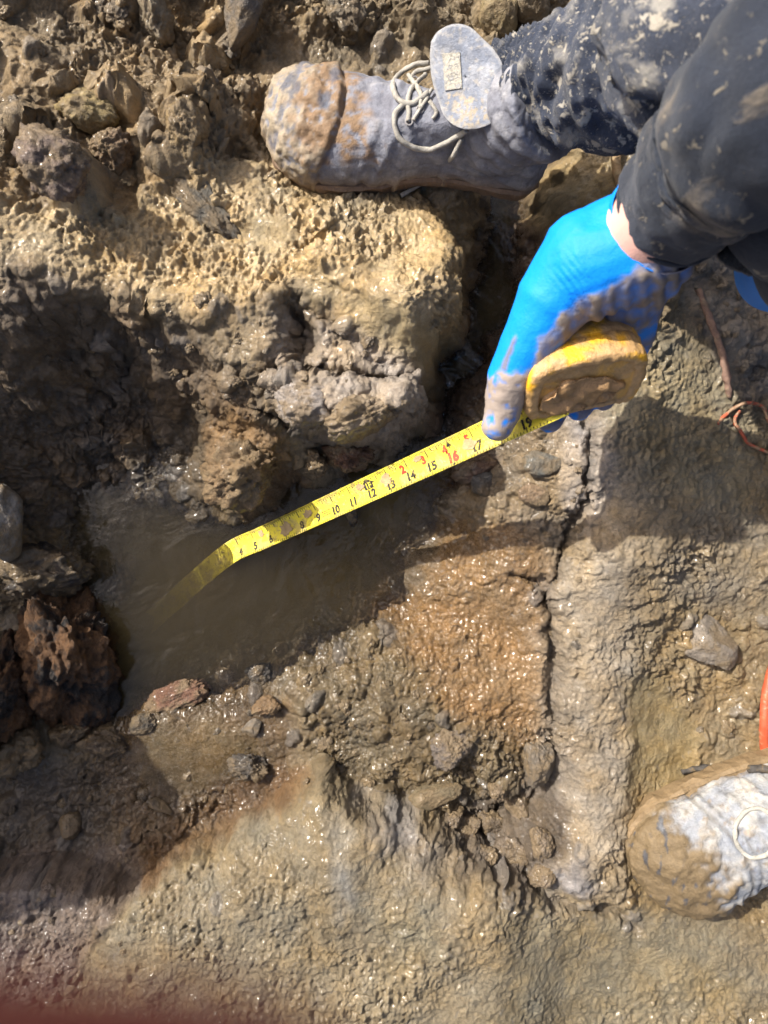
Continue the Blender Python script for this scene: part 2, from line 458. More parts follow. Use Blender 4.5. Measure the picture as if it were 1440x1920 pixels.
# sharp breaks of slope: (px outline, nominal height, step m, softness m)
STEPS = [
 ([(-300,1670),(110,1668),(235,1700),(262,1665),(345,1622),(480,1570),(540,1522),(592,1472),(640,1500),(672,1532),(790,1552),(860,1602),(950,1655),(1060,1708),(1190,1745),(1330,1800),(1600,1900),(1600,2400),(-300,2400)], .085, .052, .010),
 ([(535,560),(575,590),(585,640),(560,690),(540,680)], .18, -.035, .008),
 ([(420,250),(520,330),(640,420),(560,470),(420,420),(330,330)], .15, .010, .010),
 ([(790,640),(700,560),(560,480),(600,440),(760,520),(860,560)], .18, .010, .010),
 ([(500,715),(620,708),(770,712),(780,800),(650,830),(520,780)], .14, .012, .006),
 ([(290,560),(420,540),(520,560),(530,640),(480,690),(400,680),(300,640)], .17, .012, .008),
]
for pts, zn, dh, soft in STEPS:
    w = [at(u, v, zn)[:2] for u, v in pts]
    q_ = 0.30 if dh > .04 else 0.8
    sm = sample(poly_sd(w, MXg, MYg), X + wx * q_, Y + wy * q_)
    k_ = 1 - 0.95 * sstep(0.11, 0.24, X) if dh > .04 else 1.0
    H = H + k_ * dh * (1 - sstep(-soft, soft, sm))
far = sstep(0.65, 1.6, np.maximum(np.abs(X), np.abs(Y) * 0.8))
H = H * (1 - far) + far * (0.16 + 0.05 * noise3(X * 0.8, Y * 0.8, Z0, 3))
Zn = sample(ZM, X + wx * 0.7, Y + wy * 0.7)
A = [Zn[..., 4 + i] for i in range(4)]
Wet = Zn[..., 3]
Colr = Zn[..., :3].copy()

# cracks
for pts, zn, hw, dep in CRACKS:
    w = [at(u, v, zn)[:2] for u, v in pts]
    d, t = line_d(w, X + wx * 0.8, Y + wy * 0.8)
    fade = np.sin(np.clip(t, 0.03, 0.97) * math.pi) ** 0.4
    d = d / (hw * (0.6 + 0.6 * np.abs(noise3(X * 35, Y * 35, Z0, 77))))
    k = np.exp(-d * d) * fade
    H = H - dep * k
    A[1] = A[1] + 0.5 * np.exp(-(d / 2.5) ** 2); A[2] = A[2] + 0.3 * np.exp(-(d / 2.5) ** 2)
    kk = np.exp(-(d / 1.6) ** 2)[..., None] * 0.55
    Colr = Colr * (1 - kk) + kk * np.array([0.15, 0.125, 0.10])

# relief
gyH, gxH = np.gradient(H, gy, gx)
slope = np.sqrt(gxH ** 2 + gyH ** 2)
v1 = sstep(-0.45, 0.45, fbm(X * 9, Y * 9, Z0, 3, 131)); v2 = sstep(-0.4, 0.4, fbm(X * 13, Y * 13, Z0, 2, 141))
A[2] = A[2] * (0.45 + 0.85 * v1); A[3] = A[3] * (0.25 + 1.0 * v2); A[1] = A[1] * (0.6 + 0.7 * (1 - v2))
A[3] = A[3] * (1 - sstep(0.25, 0.8, slope)); A[0] = A[0] * (1 - 0.4 * sstep(0.5, 1.2, slope))
wx2 = fbm(X * 70, Y * 70, H * 70, 2, 21) * 0.0045
wy2 = fbm(X * 70, Y * 70, H * 70, 2, 61) * 0.0045
Xs, Ys = X + wx2, Y + wy2 + H * 0.5
D = np.zeros_like(X)
D += 0.010 * (0.4 + A[0]) * fbm(X * 16, Y * 16, H * 16, 2, 2)
c1, r1 = clods(Xs, Ys, 0.052, 3, 0.7)
D += A[0] * 0.052 * 0.55 * c1 * (0.5 + r1)
c2, r2 = clods(Xs, Ys, 0.024, 9, 0.75)
D += A[1] * 0.024 * 0.60 * c2 * (0.4 + r2)
c3, r3 = clods(Xs + wx2, Ys - wy2, 0.0115, 15, 0.8)
pat = sstep(-0.35, 0.35, noise3(X * 30, Y * 30, H * 30, 51))
D += (0.35 + 0.65 * pat) * A[2] * 0.0115 * 0.62 * c3 * (0.4 + r3)
c4, r4 = clods(Xs - wy2, Ys + wx2, 0.0062, 23, 0.85)
D += (0.45 + 0.55 * pat) * A[2] * 0.0062 * 0.62 * c4 * (0.4 + r4)
bill = np.abs(noise3(X * 90, Y * 90, H * 90, 31))
rid = (1 - np.abs(noise3(X * 75, Y * 60, H * 75, 36)) * 1.6) ; rid = np.maximum(rid, 0) ** 2
rid2 = np.maximum(1 - np.abs(noise3(X * 170, Y * 140, H * 170, 37)) * 1.6, 0) ** 2
D += A[2] * (0.0042 * (bill - 0.25) + 0.0036 * (rid - 0.4) * (0.3 + pat) + 0.0022 * (rid2 - 0.4))
D += (0.15 + A[2]) * 0.0020 * noise3(X * 230, Y * 210, H * 210, 33)
# pits where crumbs fell out
pit = sstep(0.28, 0.55, noise3(X * 55, Y * 55, H * 55, 71))
D -= pit * (0.25 * A[1] + 0.36 * A[2]) * 0.0065
# smeared ripples: mud dragged in little scalloped steps
ph = noise3(X * 26, Y * 26, Z0, 81) * 2.3 + noise3(X * 70, Y * 70, Z0, 82) * 0.7
A[3] = A[3] * 0.7
ra = 0.6 + 1.1 * noise3(X * 3.5, Y * 3.5, Z0, 84)
rp = (X * np.cos(ra) + Y * np.sin(ra)) * 105 + ph * 1.9
saw = rp - np.floor(rp)
brk = sstep(-0.10, 0.40, noise3(X * 48, Y * 40, Z0, 85))
D += A[3] * 0.0030 * (saw ** 2 - 0.3) * (1 - sstep(0.9, 1.0, saw)) * brk
D += A[3] * 0.0016 * noise3(X * 120, Y * 75, Z0, 86)
D += A[3] * 0.0030 * (np.abs(noise3(X * 42, Y * 34, Z0, 88)) - 0.2)
D += 0.0009 * (0.35 + A[2]) * noise3(X * 360, Y * 360, H * 360, 91)
fine = 1 - far
D *= fine

# push out along the normal of the broad shape so steep faces get lumps and small overhangs
Hy, Hx = np.gradient(H, gy, gx)
for _ in range(2):
    Hx[1:-1, 1:-1] = (Hx[:-2, 1:-1] + Hx[2:, 1:-1] + Hx[1:-1, :-2] + Hx[1:-1, 2:] + Hx[1:-1, 1:-1]) / 5
    Hy[1:-1, 1:-1] = (Hy[:-2, 1:-1] + Hy[2:, 1:-1] + Hy[1:-1, :-2] + Hy[1:-1, 2:] + Hy[1:-1, 1:-1]) / 5
Hx = np.clip(Hx, -1.3, 1.3); Hy = np.clip(Hy, -1.3, 1.3)
nl = np.sqrt(1 + Hx * Hx + Hy * Hy)
PX = X - Hx / nl * D; PY = Y - Hy / nl * D; PZ = H + D / nl
m1 = fbm(X * 14, Y * 14, Z0, 4, 101, 0.6)[..., None]; m2 = fbm(X * 22, Y * 22, Z0, 4, 111, 0.6)[..., None]
Colr = Colr * (1 + 0.22 * m1) * np.where(m2 > 0, 1 + m2 * np.array([.12, .02, -.18]), 1 + m2 * np.array([.10, .02, -.14]))
# individual clods differ a little in colour
tint = (1 + A[0] * (r1 - 0.5) * 0.35 * (c1 > 0.05) + A[1] * (r2 - 0.5) * 0.45 * (c2 > 0.05) + A[2] * (r3 - 0.5) * 0.25 * (c3 > 0.05))[..., None]
Colr = Colr * np.clip(tint, 0.5, 1.5)
gsel = ((c2 > 0.1) & (r2 > 0.92) & (A[1] > 0.35))[..., None]
Colr = np.where(gsel, Colr * 0.5 + np.array([0.12, 0.115, 0.11]) * 0.5, Colr)
lum = Colr.mean(-1, keepdims=True)
Colr = lum + (Colr - lum) * 1.0
# soaked mud round the water is darker and glossier
soak = (1 - sstep(0.002, 0.022, PZ + 0.004 * noise3(X * 40, Y * 40, Z0, 95)))
Colr = Colr * (1 - 0.35 * soak)[..., None]
Wet = np.clip(Wet + 0.4 * soak, 0, 1)

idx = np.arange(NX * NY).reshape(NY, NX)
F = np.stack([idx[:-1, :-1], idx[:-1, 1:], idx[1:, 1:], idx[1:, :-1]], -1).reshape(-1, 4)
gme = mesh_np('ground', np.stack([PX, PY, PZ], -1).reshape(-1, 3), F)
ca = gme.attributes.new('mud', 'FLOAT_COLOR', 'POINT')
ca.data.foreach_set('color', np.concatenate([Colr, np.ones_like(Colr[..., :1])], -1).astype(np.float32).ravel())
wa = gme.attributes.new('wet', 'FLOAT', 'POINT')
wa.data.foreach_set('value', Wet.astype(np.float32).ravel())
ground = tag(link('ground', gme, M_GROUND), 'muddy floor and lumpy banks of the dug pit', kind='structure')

def ground_at(x, y):
    i = int(np.argmin(np.abs(gx - x))); j = int(np.argmin(np.abs(gy - y)))
    return float(PZ[j, i]), Colr[j, i], float(Wet[j, i])

def on_ground(u, v):
    """world point on the mud seen at a photo pixel"""
    z = 0.1
    for _ in range(12):
        p = at(u, v, z)
        z = 0.5 * z + 0.5 * ground_at(p[0], p[1])[0]
    p = at(u, v, z)
    return Vector((p[0], p[1], ground_at(p[0], p[1])[0]))

# ------------------------------------------------------------------ water
def water_material(name, dens):
    m, nt, b, out = nodes_of(name)
    nt.nodes.remove(b)
    tr = nt.nodes.new('ShaderNodeBsdfTransparent')
    gl = nt.nodes.new('ShaderNodeBsdfGlossy')
    gl.inputs['Roughness'].default_value = 0.03
    fr = nt.nodes.new('ShaderNodeFresnel'); fr.inputs['IOR'].default_value = 1.42
    mx = nt.nodes.new('ShaderNodeMixShader')
    geo = nt.nodes.new('ShaderNodeNewGeometry')
    bp = nbump(nt, nnoise(nt, 20, 4, 0.55, geo.outputs['Position'], 0.8), 0.014, 0.28)
    nt.links.new(bp, gl.inputs['Normal']); nt.links.new(bp, fr.inputs['Normal'])
    nt.links.new(fr.outputs[0], mx.inputs[0])
    nt.links.new(tr.outputs[0], mx.inputs[1]); nt.links.new(gl.outputs[0], mx.inputs[2])
    nt.links.new(mx.outputs[0], out.inputs['Surface'])
    pv = nt.nodes.new('ShaderNodeVolumePrincipled')
    pv.inputs['Color'].default_value = (0.56, 0.47, 0.255, 1)
    pv.inputs['Density'].default_value = dens
    nt.links.new(pv.outputs[0], out.inputs['Volume'])
    return m

M_WATER = water_material('murky_water', 20.0)

def water_body(pts, label, zt=0.0, zb=-0.13):
    w = [at(u, v, zt)[:2] for u, v in pts]
    bm = bmesh.new()
    top = [bm.verts.new((p[0], p[1], zt)) for p in w]
    bot = [bm.verts.new((p[0], p[1], zb)) for p in w]
    bm.faces.new(top); bm.faces.new(bot[::-1])
    n = len(w)
    for i in range(n):
        bm.faces.new((top[i], bot[i], bot[(i + 1) % n], top[(i + 1) % n]))
    bmesh.ops.recalc_face_normals(bm, faces=bm.faces)
    me = bpy.data.meshes.new('water'); bm.to_mesh(me); bm.free()
    return tag(link('water', me, M_WATER), label, kind='structure')

water_body([(-20,960),(60,900),(420,820),(700,780),(800,560),(860,300),(1060,260),(1060,560),(960,760),(900,900),(860,1040),(800,1200),(640,1300),(500,1420),(480,1480),(230,1500),(100,1440),(-20,1300),(-20,1100)],
           'murky brown water pooled in the bottom of the pit')

# ------------------------------------------------------------------ shape tools
from mathutils.bvhtree import BVHTree

def catmull(pts, n):
    P = [np.asarray(p, float) for p in pts]
    P = [2 * P[0] - P[1]] + P + [2 * P[-1] - P[-2]]
    out = []
    segs = len(P) - 3
    for k in range(n):
        s = k / (n - 1) * segs; i = min(int(s), segs - 1); t = s - i
        a, b, c, d = P[i:i + 4]
        out.append(0.5 * ((2 * b) + (-a + c) * t + (2 * a - 5 * b + 4 * c - d) * t * t + (-a + 3 * b - 3 * c + d) * t ** 3))
    return np.array(out)

def sweep(pts, radii, n=40, seg=24, up=(0, 0, 1), caps=True):
    """tube along pts; radii a list of r or (side, up) per point"""
    C = catmull(pts, n)
    Rr = catmull([(r, r) if np.isscalar(r) else r for r in radii], n)
    T = np.gradient(C, axis=0); T /= np.linalg.norm(T, axis=1)[:, None]
    upv = np.array(up, float)
    S = np.cross(T, upv); S /= np.linalg.norm(S, axis=1)[:, None] + 1e-12
    U = np.cross(S, T)
    a = np.linspace(0, 2 * math.pi, seg, endpoint=False)
    Vv = C[:, None] + S[:, None] * (np.cos(a)[None, :, None] * Rr[:, None, :1]) + U[:, None] * (np.sin(a)[None, :, None] * Rr[:, None, 1:])
    idx = np.arange(n * seg).reshape(n, seg)
    nx = np.roll(idx, -1, 1)
    F = np.stack([idx[:-1], nx[:-1], nx[1:], idx[1:]], -1).reshape(-1, 4)
    V_ = Vv.reshape(-1, 3)
    if caps:
        F = [tuple(f) for f in F]
        V_ = np.vstack([V_, C[0], C[-1]])
        i0 = n * seg
        for k in range(seg):
            F.append((idx[0, (k + 1) % seg], idx[0, k], i0)); F.append((idx[-1, k], idx[-1, (k + 1) % seg], i0 + 1))
    return V_, F

def capsule(a, b, ra, rb, seg=20):
    """tapered limb with round ends"""
    a = np.asarray(a, float); b = np.asarray(b, float)
    d = b - a; L = np.linalg.norm(d); d /= L
    pts, rad = [], []
    for t in (0.98, 0.85, 0.6, 0.3):
        pts.append(a - d * ra * t); rad.append(ra * math.sqrt(1 - t * t))
    for t in np.linspace(0, 1, 5):
        pts.append(a + d * L * t); rad.append(ra + (rb - ra) * t)
    for t in (0.3, 0.6, 0.85, 0.98):
        pts.append(b + d * rb * t); rad.append(rb * math.sqrt(1 - t * t))
    up = (0, 0, 1) if abs(d[2]) < 0.9 else (0, 1, 0)
    return sweep(pts, rad, 13, seg, up)

def ellipsoid(c, r, rot=None, n=16):
    bm = bmesh.new(); bmesh.ops.create_uvsphere(bm, u_segments=2 * n, v_segments=n, radius=1)
    M = Matrix.Translation(c) @ (rot or Matrix.Identity(4)) @ Matrix.Diagonal((*r, 1))
    bm.transform(M)
    v = np.array([x.co[:] for x in bm.verts]); f = [tuple(q.index for q in p.verts) for p in bm.faces]
    bm.free()
    return v, f

def pydata(name, shapes):
    vs_, fs_ = [], []
    for v, f in shapes:
        o = len(vs_); vs_.extend([tuple(x) for x in v]); fs_.extend([tuple(int(i) + o for i in q) for q in f])
    me = bpy.data.meshes.new(name); me.from_pydata(vs_, [], fs_); me.update()
    return me

def fuse(name, shapes, voxel=0.003, smooth=4, factor=0.5):
    """several limbs grown into one continuous skin"""
    me = pydata(name + '_raw', shapes)
    o = bpy.data.objects.new(name + '_raw', me); COL.objects.link(o)
    m = o.modifiers.new('r', 'REMESH'); m.mode = 'VOXEL'; m.voxel_size = voxel
    m = o.modifiers.new('s', 'SMOOTH'); m.iterations = smooth; m.factor = factor
    dg = bpy.context.evaluated_depsgraph_get()
    res = bpy.data.meshes.new_from_object(o.evaluated_get(dg))
    res.name = name
    bpy.data.objects.remove(o); bpy.data.meshes.remove(me)
    res.polygons.foreach_set('use_smooth', np.ones(len(res.polygons), bool))
    return res

def co_of(me):
    a = np.empty(len(me.vertices) * 3, np.float32); me.vertices.foreach_get('co', a); return a.reshape(-1, 3)

def no_of(me):
    a = np.empty(len(me.vertices) * 3, np.float32); me.vertices.foreach_get('normal', a); return a.reshape(-1, 3)

def push(me, amount):
    c = co_of(me) + no_of(me) * np.asarray(amount)[:, None]
    me.vertices.foreach_set('co', c.astype(np.float32).ravel()); me.update()

def paint(me, colour, wet=0.0):
    n = len(me.vertices)
    c = np.ones((n, 4), np.float32); c[:, :3] = colour
    a = me.attributes.new('tint', 'FLOAT_COLOR', 'POINT'); a.data.foreach_set('color', c.ravel())
    w = me.attributes.new('wet', 'FLOAT', 'POINT'); w.data.foreach_set('value', (np.zeros(n) + wet).astype(np.float32))

def mixc(a, b, k):
    k = np.asarray(k)[:, None]
    return np.asarray(a) * (1 - k) + np.asarray(b) * k

def px_of(c):
    """photo pixel of world points"""
    k = FPX / (CAM_Z - c[:, 2])
    return 720 + c[:, 0] * k, 960 - c[:, 1] * k

def px_mask(c, pts, soft=6.0, wob=0.0, seed=0):
    """1 inside a stain's outline (traced in the photo, laid on the surface itself)"""
    u, v = px_of(c)
    s = poly_sd([(float(a), float(b)) for a, b in pts], u, v)
    if wob: s = s + wob * fbm(c[:, 0] * 90, c[:, 1] * 90, c[:, 2] * 90, 3, seed)
    return 1 - sstep(-soft, soft, s)

def tube_mesh(name, pts, r, n=60, seg=10, taper=None, wob=0.0, seed=0):
    rad = [r] * len(pts) if taper is None else [r * t for t in taper]
    v, f = sweep(pts, rad, n, seg)
    if wob:
        v = v + wob * np.stack([noise3(v[:, 0] * 120, v[:, 1] * 120, v[:, 2] * 120, seed + k) for k in range(3)], -1)
    me = pydata(name, [(v, f)])
    me.polygons.foreach_set('use_smooth', np.ones(len(me.polygons), bool))
    return me

def surf_material(name, rough=0.6, wet_rough=0.3, bump=((300, 0.001),), var=((60, 0.25),), spec=0.4, coat=0.0, sheen=0.0, attr=True, colour=(0.5,0.5,0.5), stains=()):
    m, nt, b, out = nodes_of(name)
    tc = nt.nodes.new('ShaderNodeTexCoord'); co = tc.outputs['Object']
    if attr:
        a = nt.nodes.new('ShaderNodeAttribute'); a.attribute_name = 'tint'; c = a.outputs['Color']
        w = nt.nodes.new('ShaderNodeAttribute'); w.attribute_name = 'wet'; wet = w.outputs['Fac']
    else:
        rgb = nt.nodes.new('ShaderNodeRGB'); rgb.outputs[0].default_value = (*colour, 1); c = rgb.outputs[0]
        wet = None
    for sc_, amp in var:
        n = nnoise(nt, sc_, 4, 0.65, co)
        val = nmap(nt, n, 0.25, 0.75, 1 - amp, 1 + amp)
        cc = nt.nodes.new('ShaderNodeCombineColor')
        for i in range(3): nt.links.new(val, cc.inputs[i])
        c = nmix(nt, 1.0, c, cc.outputs[0], 'MULTIPLY')
    rgh = rough
    p = None
    for sc_, lo, hi, colr, amt, det in stains:
        n = nnoise(nt, sc_, det, 0.62, co, 0.4)
        k = nmap(nt, n, lo, hi, 0.0, amt)
        c = nmix(nt, k, c, colr)
        p = nbump(nt, k, 0.0012, 0.8, p)
    nt.links.new(c, b.inputs['Base Color'])
    if wet is not None:
        r = nmath(nt, 'ADD', rough, nmath(nt, 'MULTIPLY', wet, wet_rough - rough), True)
        nt.links.new(r, b.inputs['Roughness'])
    else:
        b.inputs['Roughness'].default_value = rough
    b.inputs['Specular IOR Level'].default_value = spec
    b.inputs['Coat Weight'].default_value = coat
    b.inputs['Coat Roughness'].default_value = 0.2
    b.inputs['Sheen Weight'].default_value = sheen
    for sc_, d in bump:
        p = nbump(nt, nnoise(nt, sc_, 4, 0.65, co), d, 1.0, p)
    if p is not None: nt.links.new(p, b.inputs['Normal'])
    return m

MUDC = np.array([0.27, 0.185, 0.095])
MUDG = np.array([0.36, 0.30, 0.215])
M_LEATHER = surf_material('muddy_leather', 0.62, 0.35, ((140, .0009), (420, .0011), (1300, .0006)), ((40, .18), (260, .22)), 0.35)
M_FABRIC = surf_material('muddy_fabric', 0.9, 0.6, ((260, .0010), (1500, .0007)), ((30, .25), (500, .35)), 0.15, 0, 0.15,
    stains=((30, .54, .66, (0.33, 0.31, 0.27), .7, 6), (60, .585, .62, (0.42, 0.38, 0.31), .8, 6), (170, .60, .64, (0.42, 0.39, 0.33), .8, 4), (420, .66, .70, (0.45, 0.42, 0.36), .7, 2)))
M_JACKET = surf_material('jacket_fabric', 0.9, 0.6, ((260, .0008), (1500, .0005)), ((30, .25), (500, .25)), 0.15, 0, 0.15,
    stains=((20, .58, .70, (0.22, 0.18, 0.13), .6, 6), (110, .62, .68, (0.30, 0.26, 0.19), .6, 4)))
M_GLOVE = surf_material('nitrile_glove', 0.58, 0.35, ((130, .0008), (900, .0002)), ((25, .06),), 0.28)
M_SKIN = surf_material('skin', 0.5, 0.5, ((700, .0004),), ((60, .08),), 0.4, attr=False, colour=(0.62, 0.36, 0.29))
M_CASE = surf_material('tape_case', 0.45, 0.35, ((200, .0016), (700, .0006)), ((70, .2), (300, .15)), 0.5)
M_LACE = surf_material('muddy_lace', 0.85, 0.8, ((900, .0008),), ((200, .3),), 0.2, attr=False, colour=(0.33, 0.31, 0.27))

# ------------------------------------------------------------------ tape measure
INCH = 0.0268
P0 = at(435, 1035, 0.0); P1 = at(1000, 776, 0.255)
TL = np.linalg.norm(P1 - P0)
tape_pts = [at(250, 1194, -.090), at(316, 1136, -.074), at(376, 1082, -.045)] + [P0 + (P1 - P0) * t + np.array([0, 0, -.006 * math.sin(math.pi * t)]) for t in np.linspace(0, 1, 9)] + [P1 + (P1 - P0) * 0.07]
TPC = catmull(tape_pts, 240)
seglen = np.concatenate([[0], np.cumsum(np.linalg.norm(np.diff(TPC, axis=0), axis=1))])
s_water = seglen[np.argmin(np.linalg.norm(TPC - P0, axis=1))]
S19 = np.linalg.norm(at(980, 785, .249) - P0)
INCH = S19 / (19.0 - 3.45)
TTn = np.gradient(TPC, axis=0); TTn /= np.linalg.norm(TTn, axis=1)[:, None]

def blade(s, t, lift=0.0):
    """point on the blade: s metres from the water line, t -1..1 across (+1 = upper edge)"""
    sv = s + s_water
    c = np.stack([np.interp(sv, seglen, TPC[:, k]) for k in range(3)], -1)
    d = np.stack([np.interp(sv, seglen, TTn[:, k]) for k in range(3)], -1)
    d = d / np.linalg.norm(d, axis=-1, keepdims=True)
    view = np.array([0, 0, CAM_Z]) - c
    view = view / np.linalg.norm(view, axis=-1, keepdims=True)
    view = view + np.array([0.0, 0.15, 0.35]); view = view / np.linalg.norm(view, axis=-1, keepdims=True)
    w = np.cross(view, d); w = w / np.linalg.norm(w, axis=-1, keepdims=True)
    nrm = np.cross(d, w)
    hw = 0.0132
    t = np.asarray(t)[..., None]
    return c + w * t * hw + nrm * (0.0028 * t * t + np.asarray(lift)[..., None])

tape = bpy.data.objects.new('tape_measure', None); COL.objects.link(tape)
tag(tape, 'yellow tape measure held in the blue glove with its blade reaching into the water', 'tape measure')
ns, ntt = 260, 9
ss = np.linspace(-s_water, seglen[-1] - s_water, ns); tt = np.linspace(-1, 1, ntt)
Sg, Tg = np.meshgrid(ss, tt, indexing='ij')
bv = blade(Sg, Tg)
ii = np.arange(ns * ntt).reshape(ns, ntt)
bf = np.stack([ii[:-1, :-1], ii[1:, :-1], ii[1:, 1:], ii[:-1, 1:]], -1).reshape(-1, 4)
M_BLADE = surf_material('yellow_blade', 0.38, 0.3, ((400, .0002),), ((40, .08),), 0.5, attr=False, colour=(0.78, 0.66, 0.055),
    stains=((46, .50, .60, (0.42, 0.31, 0.15), .55, 5), (170, .57, .64, (0.36, 0.26, 0.12), .55, 3)))
bme = mesh_np('blade', bv.reshape(-1, 3), bf)
blade_o = link('blade', bme, M_BLADE, tape)
mod = blade_o.modifiers.new('thick', 'SOLIDIFY'); mod.thickness = 0.0004; mod.offset = -1
M_BLACK = surf_material('black_print', 0.6, 0.5, (), ((120, .3),), 0.3, attr=False, colour=(0.035, 0.03, 0.025), stains=((120, .54, .64, (0.36, 0.28, 0.10), .7, 3),))
M_RED = surf_material('red_print', 0.6, 0.5, (), ((120, .2),), 0.3, attr=False, colour=(0.52, 0.06, 0.03), stains=((120, .60, .68, (0.45, 0.33, 0.10), .6, 3),))
M_YEL = surf_material('yellow_print', 0.6, 0.5, (), ((120, .2),), 0.3, attr=False, colour=(0.74, 0.6, 0.06))

def quads_on_blade(name, rects, mat, lift=0.0003, parent=None):
    vs_, fs_ = [], []
    for s0, s1, t0, t1 in rects:
        tn = max(2, int(abs(t1 - t0) * 6) + 1)
        ts = np.linspace(t0, t1, tn)
        o = len(vs_)
        for tk in ts:
            for sk in (s0, s1): vs_.append(blade(np.array(sk), np.array(tk), np.array(lift)))
        for k in range(tn - 1): fs_.append((o + 2 * k, o + 2 * k + 1, o + 2 * k + 3, o + 2 * k + 2))
    me = mesh_np(name, np.array(vs_), np.array(fs_))
    return link(name, me, mat, parent or blade_o)

def text_on_blade(name, txt, s, t, size, mat, bold=0.0, lift=0.00045, sx=1.0):
    cu = bpy.data.curves.new('txt', 'FONT'); cu.body = txt; cu.size = size; cu.align_x = 'CENTER'; cu.align_y = 'CENTER'
    cu.offset = bold; cu.resolution_u = 3
    o = bpy.data.objects.new('txt', cu); COL.objects.link(o)
    dg = bpy.context.evaluated_depsgraph_get()
    me = bpy.data.meshes.new_from_object(o.evaluated_get(dg))
    bpy.data.objects.remove(o); bpy.data.curves.remove(cu)
    c = co_of(me)
    q = blade(s + c[:, 0] * sx, t + c[:, 1] / 0.0132, np.full(len(c), lift))
    me.vertices.foreach_set('co', q.astype(np.float32).ravel()); me.update(); me.name = name
    return link(name, me, mat, blade_o)

def si(n): return (n - 3.45) * INCH
ticks = []
for k in range(int(4 * 16), int(20 * 16)):
    n = k / 16
    ln = .70 if k % 16 == 0 else .48 if k % 8 == 0 else .36 if k % 4 == 0 else .27 if k % 2 == 0 else .18
    wd = .00034 if k % 16 else .0005
    ticks.append((si(n) - wd, si(n) + wd, 0.98 - ln, 0.98))
    if k % 2 == 0: ticks.append((si(n) - wd, si(n) + wd, -0.98, -0.98 + ln * .55))
quads_on_blade('scale_marks', ticks, M_BLACK)
for n in (4, 5, 6, 7, 8, 9, 10, 11, 12, 13, 14, 15, 17, 18, 19):
    text_on_blade('inch_number', str(n), si(n) + 0.001, -0.42, 0.0118, M_BLACK, 0.0005)
for n in (14, 15, 16, 17):
    text_on_blade('foot_inch_number', str(n - 12), si(n) - 0.006, 0.28, 0.0112, M_RED, 0.0006)
text_on_blade('stud_number', '16', si(16), -0.43, 0.0128, M_RED, 0.0008)
def poly_on_blade(name, pts, mat, lift=0.0004):
    v = np.array([blade(np.array(a), np.array(b), np.array(lift)) for a, b in pts])
    me = bpy.data.meshes.new(name); me.from_pydata([tuple(x) for x in v], [], [tuple(range(len(v)))]); me.update()
    return link(name, me, mat, blade_o)
poly_on_blade('stud_mark', [(si(16) - .003, .42), (si(16) + .003, .42), (si(16), .80)], M_BLACK)
poly_on_blade('stud_mark', [(si(16) + .0025, -.86), (si(16) - .0025, -.86), (si(16), -.98)], M_BLACK)
poly_on_blade('foot_mark', [(si(12) - .0060, .02), (si(12) + .0060, .02), (si(12) + .0060, .38), (si(12) + .0095, .38), (si(12), .86), (si(12) - .0095, .38), (si(12) - .0060, .38)], M_BLACK)
text_on_blade('foot_number', '1F', si(12), 0.26, 0.0085, M_YEL, 0.0002, 0.0007)
M_SMEAR = surf_material('mud_smear', .7, .6, ((300, .0012),), ((120, .25),), .3, attr=False, colour=(0.40, 0.29, 0.15))
srng = random.Random(3)
for sm_s, sm_t, sl, sw in ((7.1, -.1, .012, .75), (8.55, .3, .008, .4), (11.6, .5, .007, .3), (12.9, .1, .009, .55), (14.6, .55, .006, .3), (16.8, -.05, .010, .45), (17.9, .35, .009, .5), (5.6, .4, .006, .4)):
    pl = []
    for q_ in range(18):
        a_ = q_ / 18 * 2 * math.pi; rr_ = srng.uniform(.55, 1.0)
        pl.append((si(sm_s) + sl * rr_ * math.cos(a_), max(-.97, min(.97, sm_t + sw * rr_ * math.sin(a_)))))
    poly_on_blade('mud_smear', pl, M_SMEAR, 0.0009)
fine_print = []
for row, t0 in ((0, -.18), (1, -.34), (2, -.50)):
    x = si(9.28)
    while x < si(9.72):
        l = 0.0008 + 0.0014 * ((row * 7 + int(x * 4000)) % 3) / 2
        fine_print.append((x, x + l, t0, t0 + .09)); x += l + 0.0006
quads_on_blade('fine_print', fine_print, M_RED)

# case: a rounded D-shaped body, its rim towards the camera
cz = 0.275
Cc = V(1082, 690, cz)
ex = (V(1200, 668, cz) - V(960, 715, cz)).normalized()
ez = (V(1105, 560, cz + .065) - Cc); ez = (ez - ex * ez.dot(ex)).normalized()      # towards the rim held in the palm
ey = ez.cross(ex)
CM = Matrix(((ex.x, ey.x, ez.x, Cc.x), (ex.y, ey.y, ez.y, Cc.y), (ex.z, ey.z, ez.z, Cc.z), (0, 0, 0, 1)))
def case_outline(k, n=72):
    a = np.linspace(0, 2 * math.pi, n, endpoint=False)
    e = 3.6
    cx = np.sign(np.cos(a)) * np.abs(np.cos(a)) ** (2 / e) * 0.052 * k
    czz = np.sign(np.sin(a)) * np.abs(np.sin(a)) ** (2 / e) * 0.039 * k
    czz = np.where(czz < 0, np.maximum(czz, -0.030 * k), czz)
    return np.stack([cx, czz], -1)
rings = []
for yy, k in ((-.0235, .55), (-.0235, .76), (-.0255, .80), (-.0255, .92), (-.0235, .975), (-.020, 1.0), (-.002, 1.005), (-.0012, .985), (.0012, .985), (.002, 1.005), (.017, 1.0), (.0225, .95), (.0255, .86), (.0255, .78), (.0245, .72), (.0245, .55)):
    o = case_outline(k); rings.append(np.stack([o[:, 0], np.full(len(o), yy), o[:, 1]], -1))
rv = np.array(rings); nr, nc = rv.shape[:2]
ii = np.arange(nr * nc).reshape(nr, nc); nx_ = np.roll(ii, -1, 1)
cf = np.stack([ii[:-1], nx_[:-1], nx_[1:], ii[1:]], -1).reshape(-1, 4)
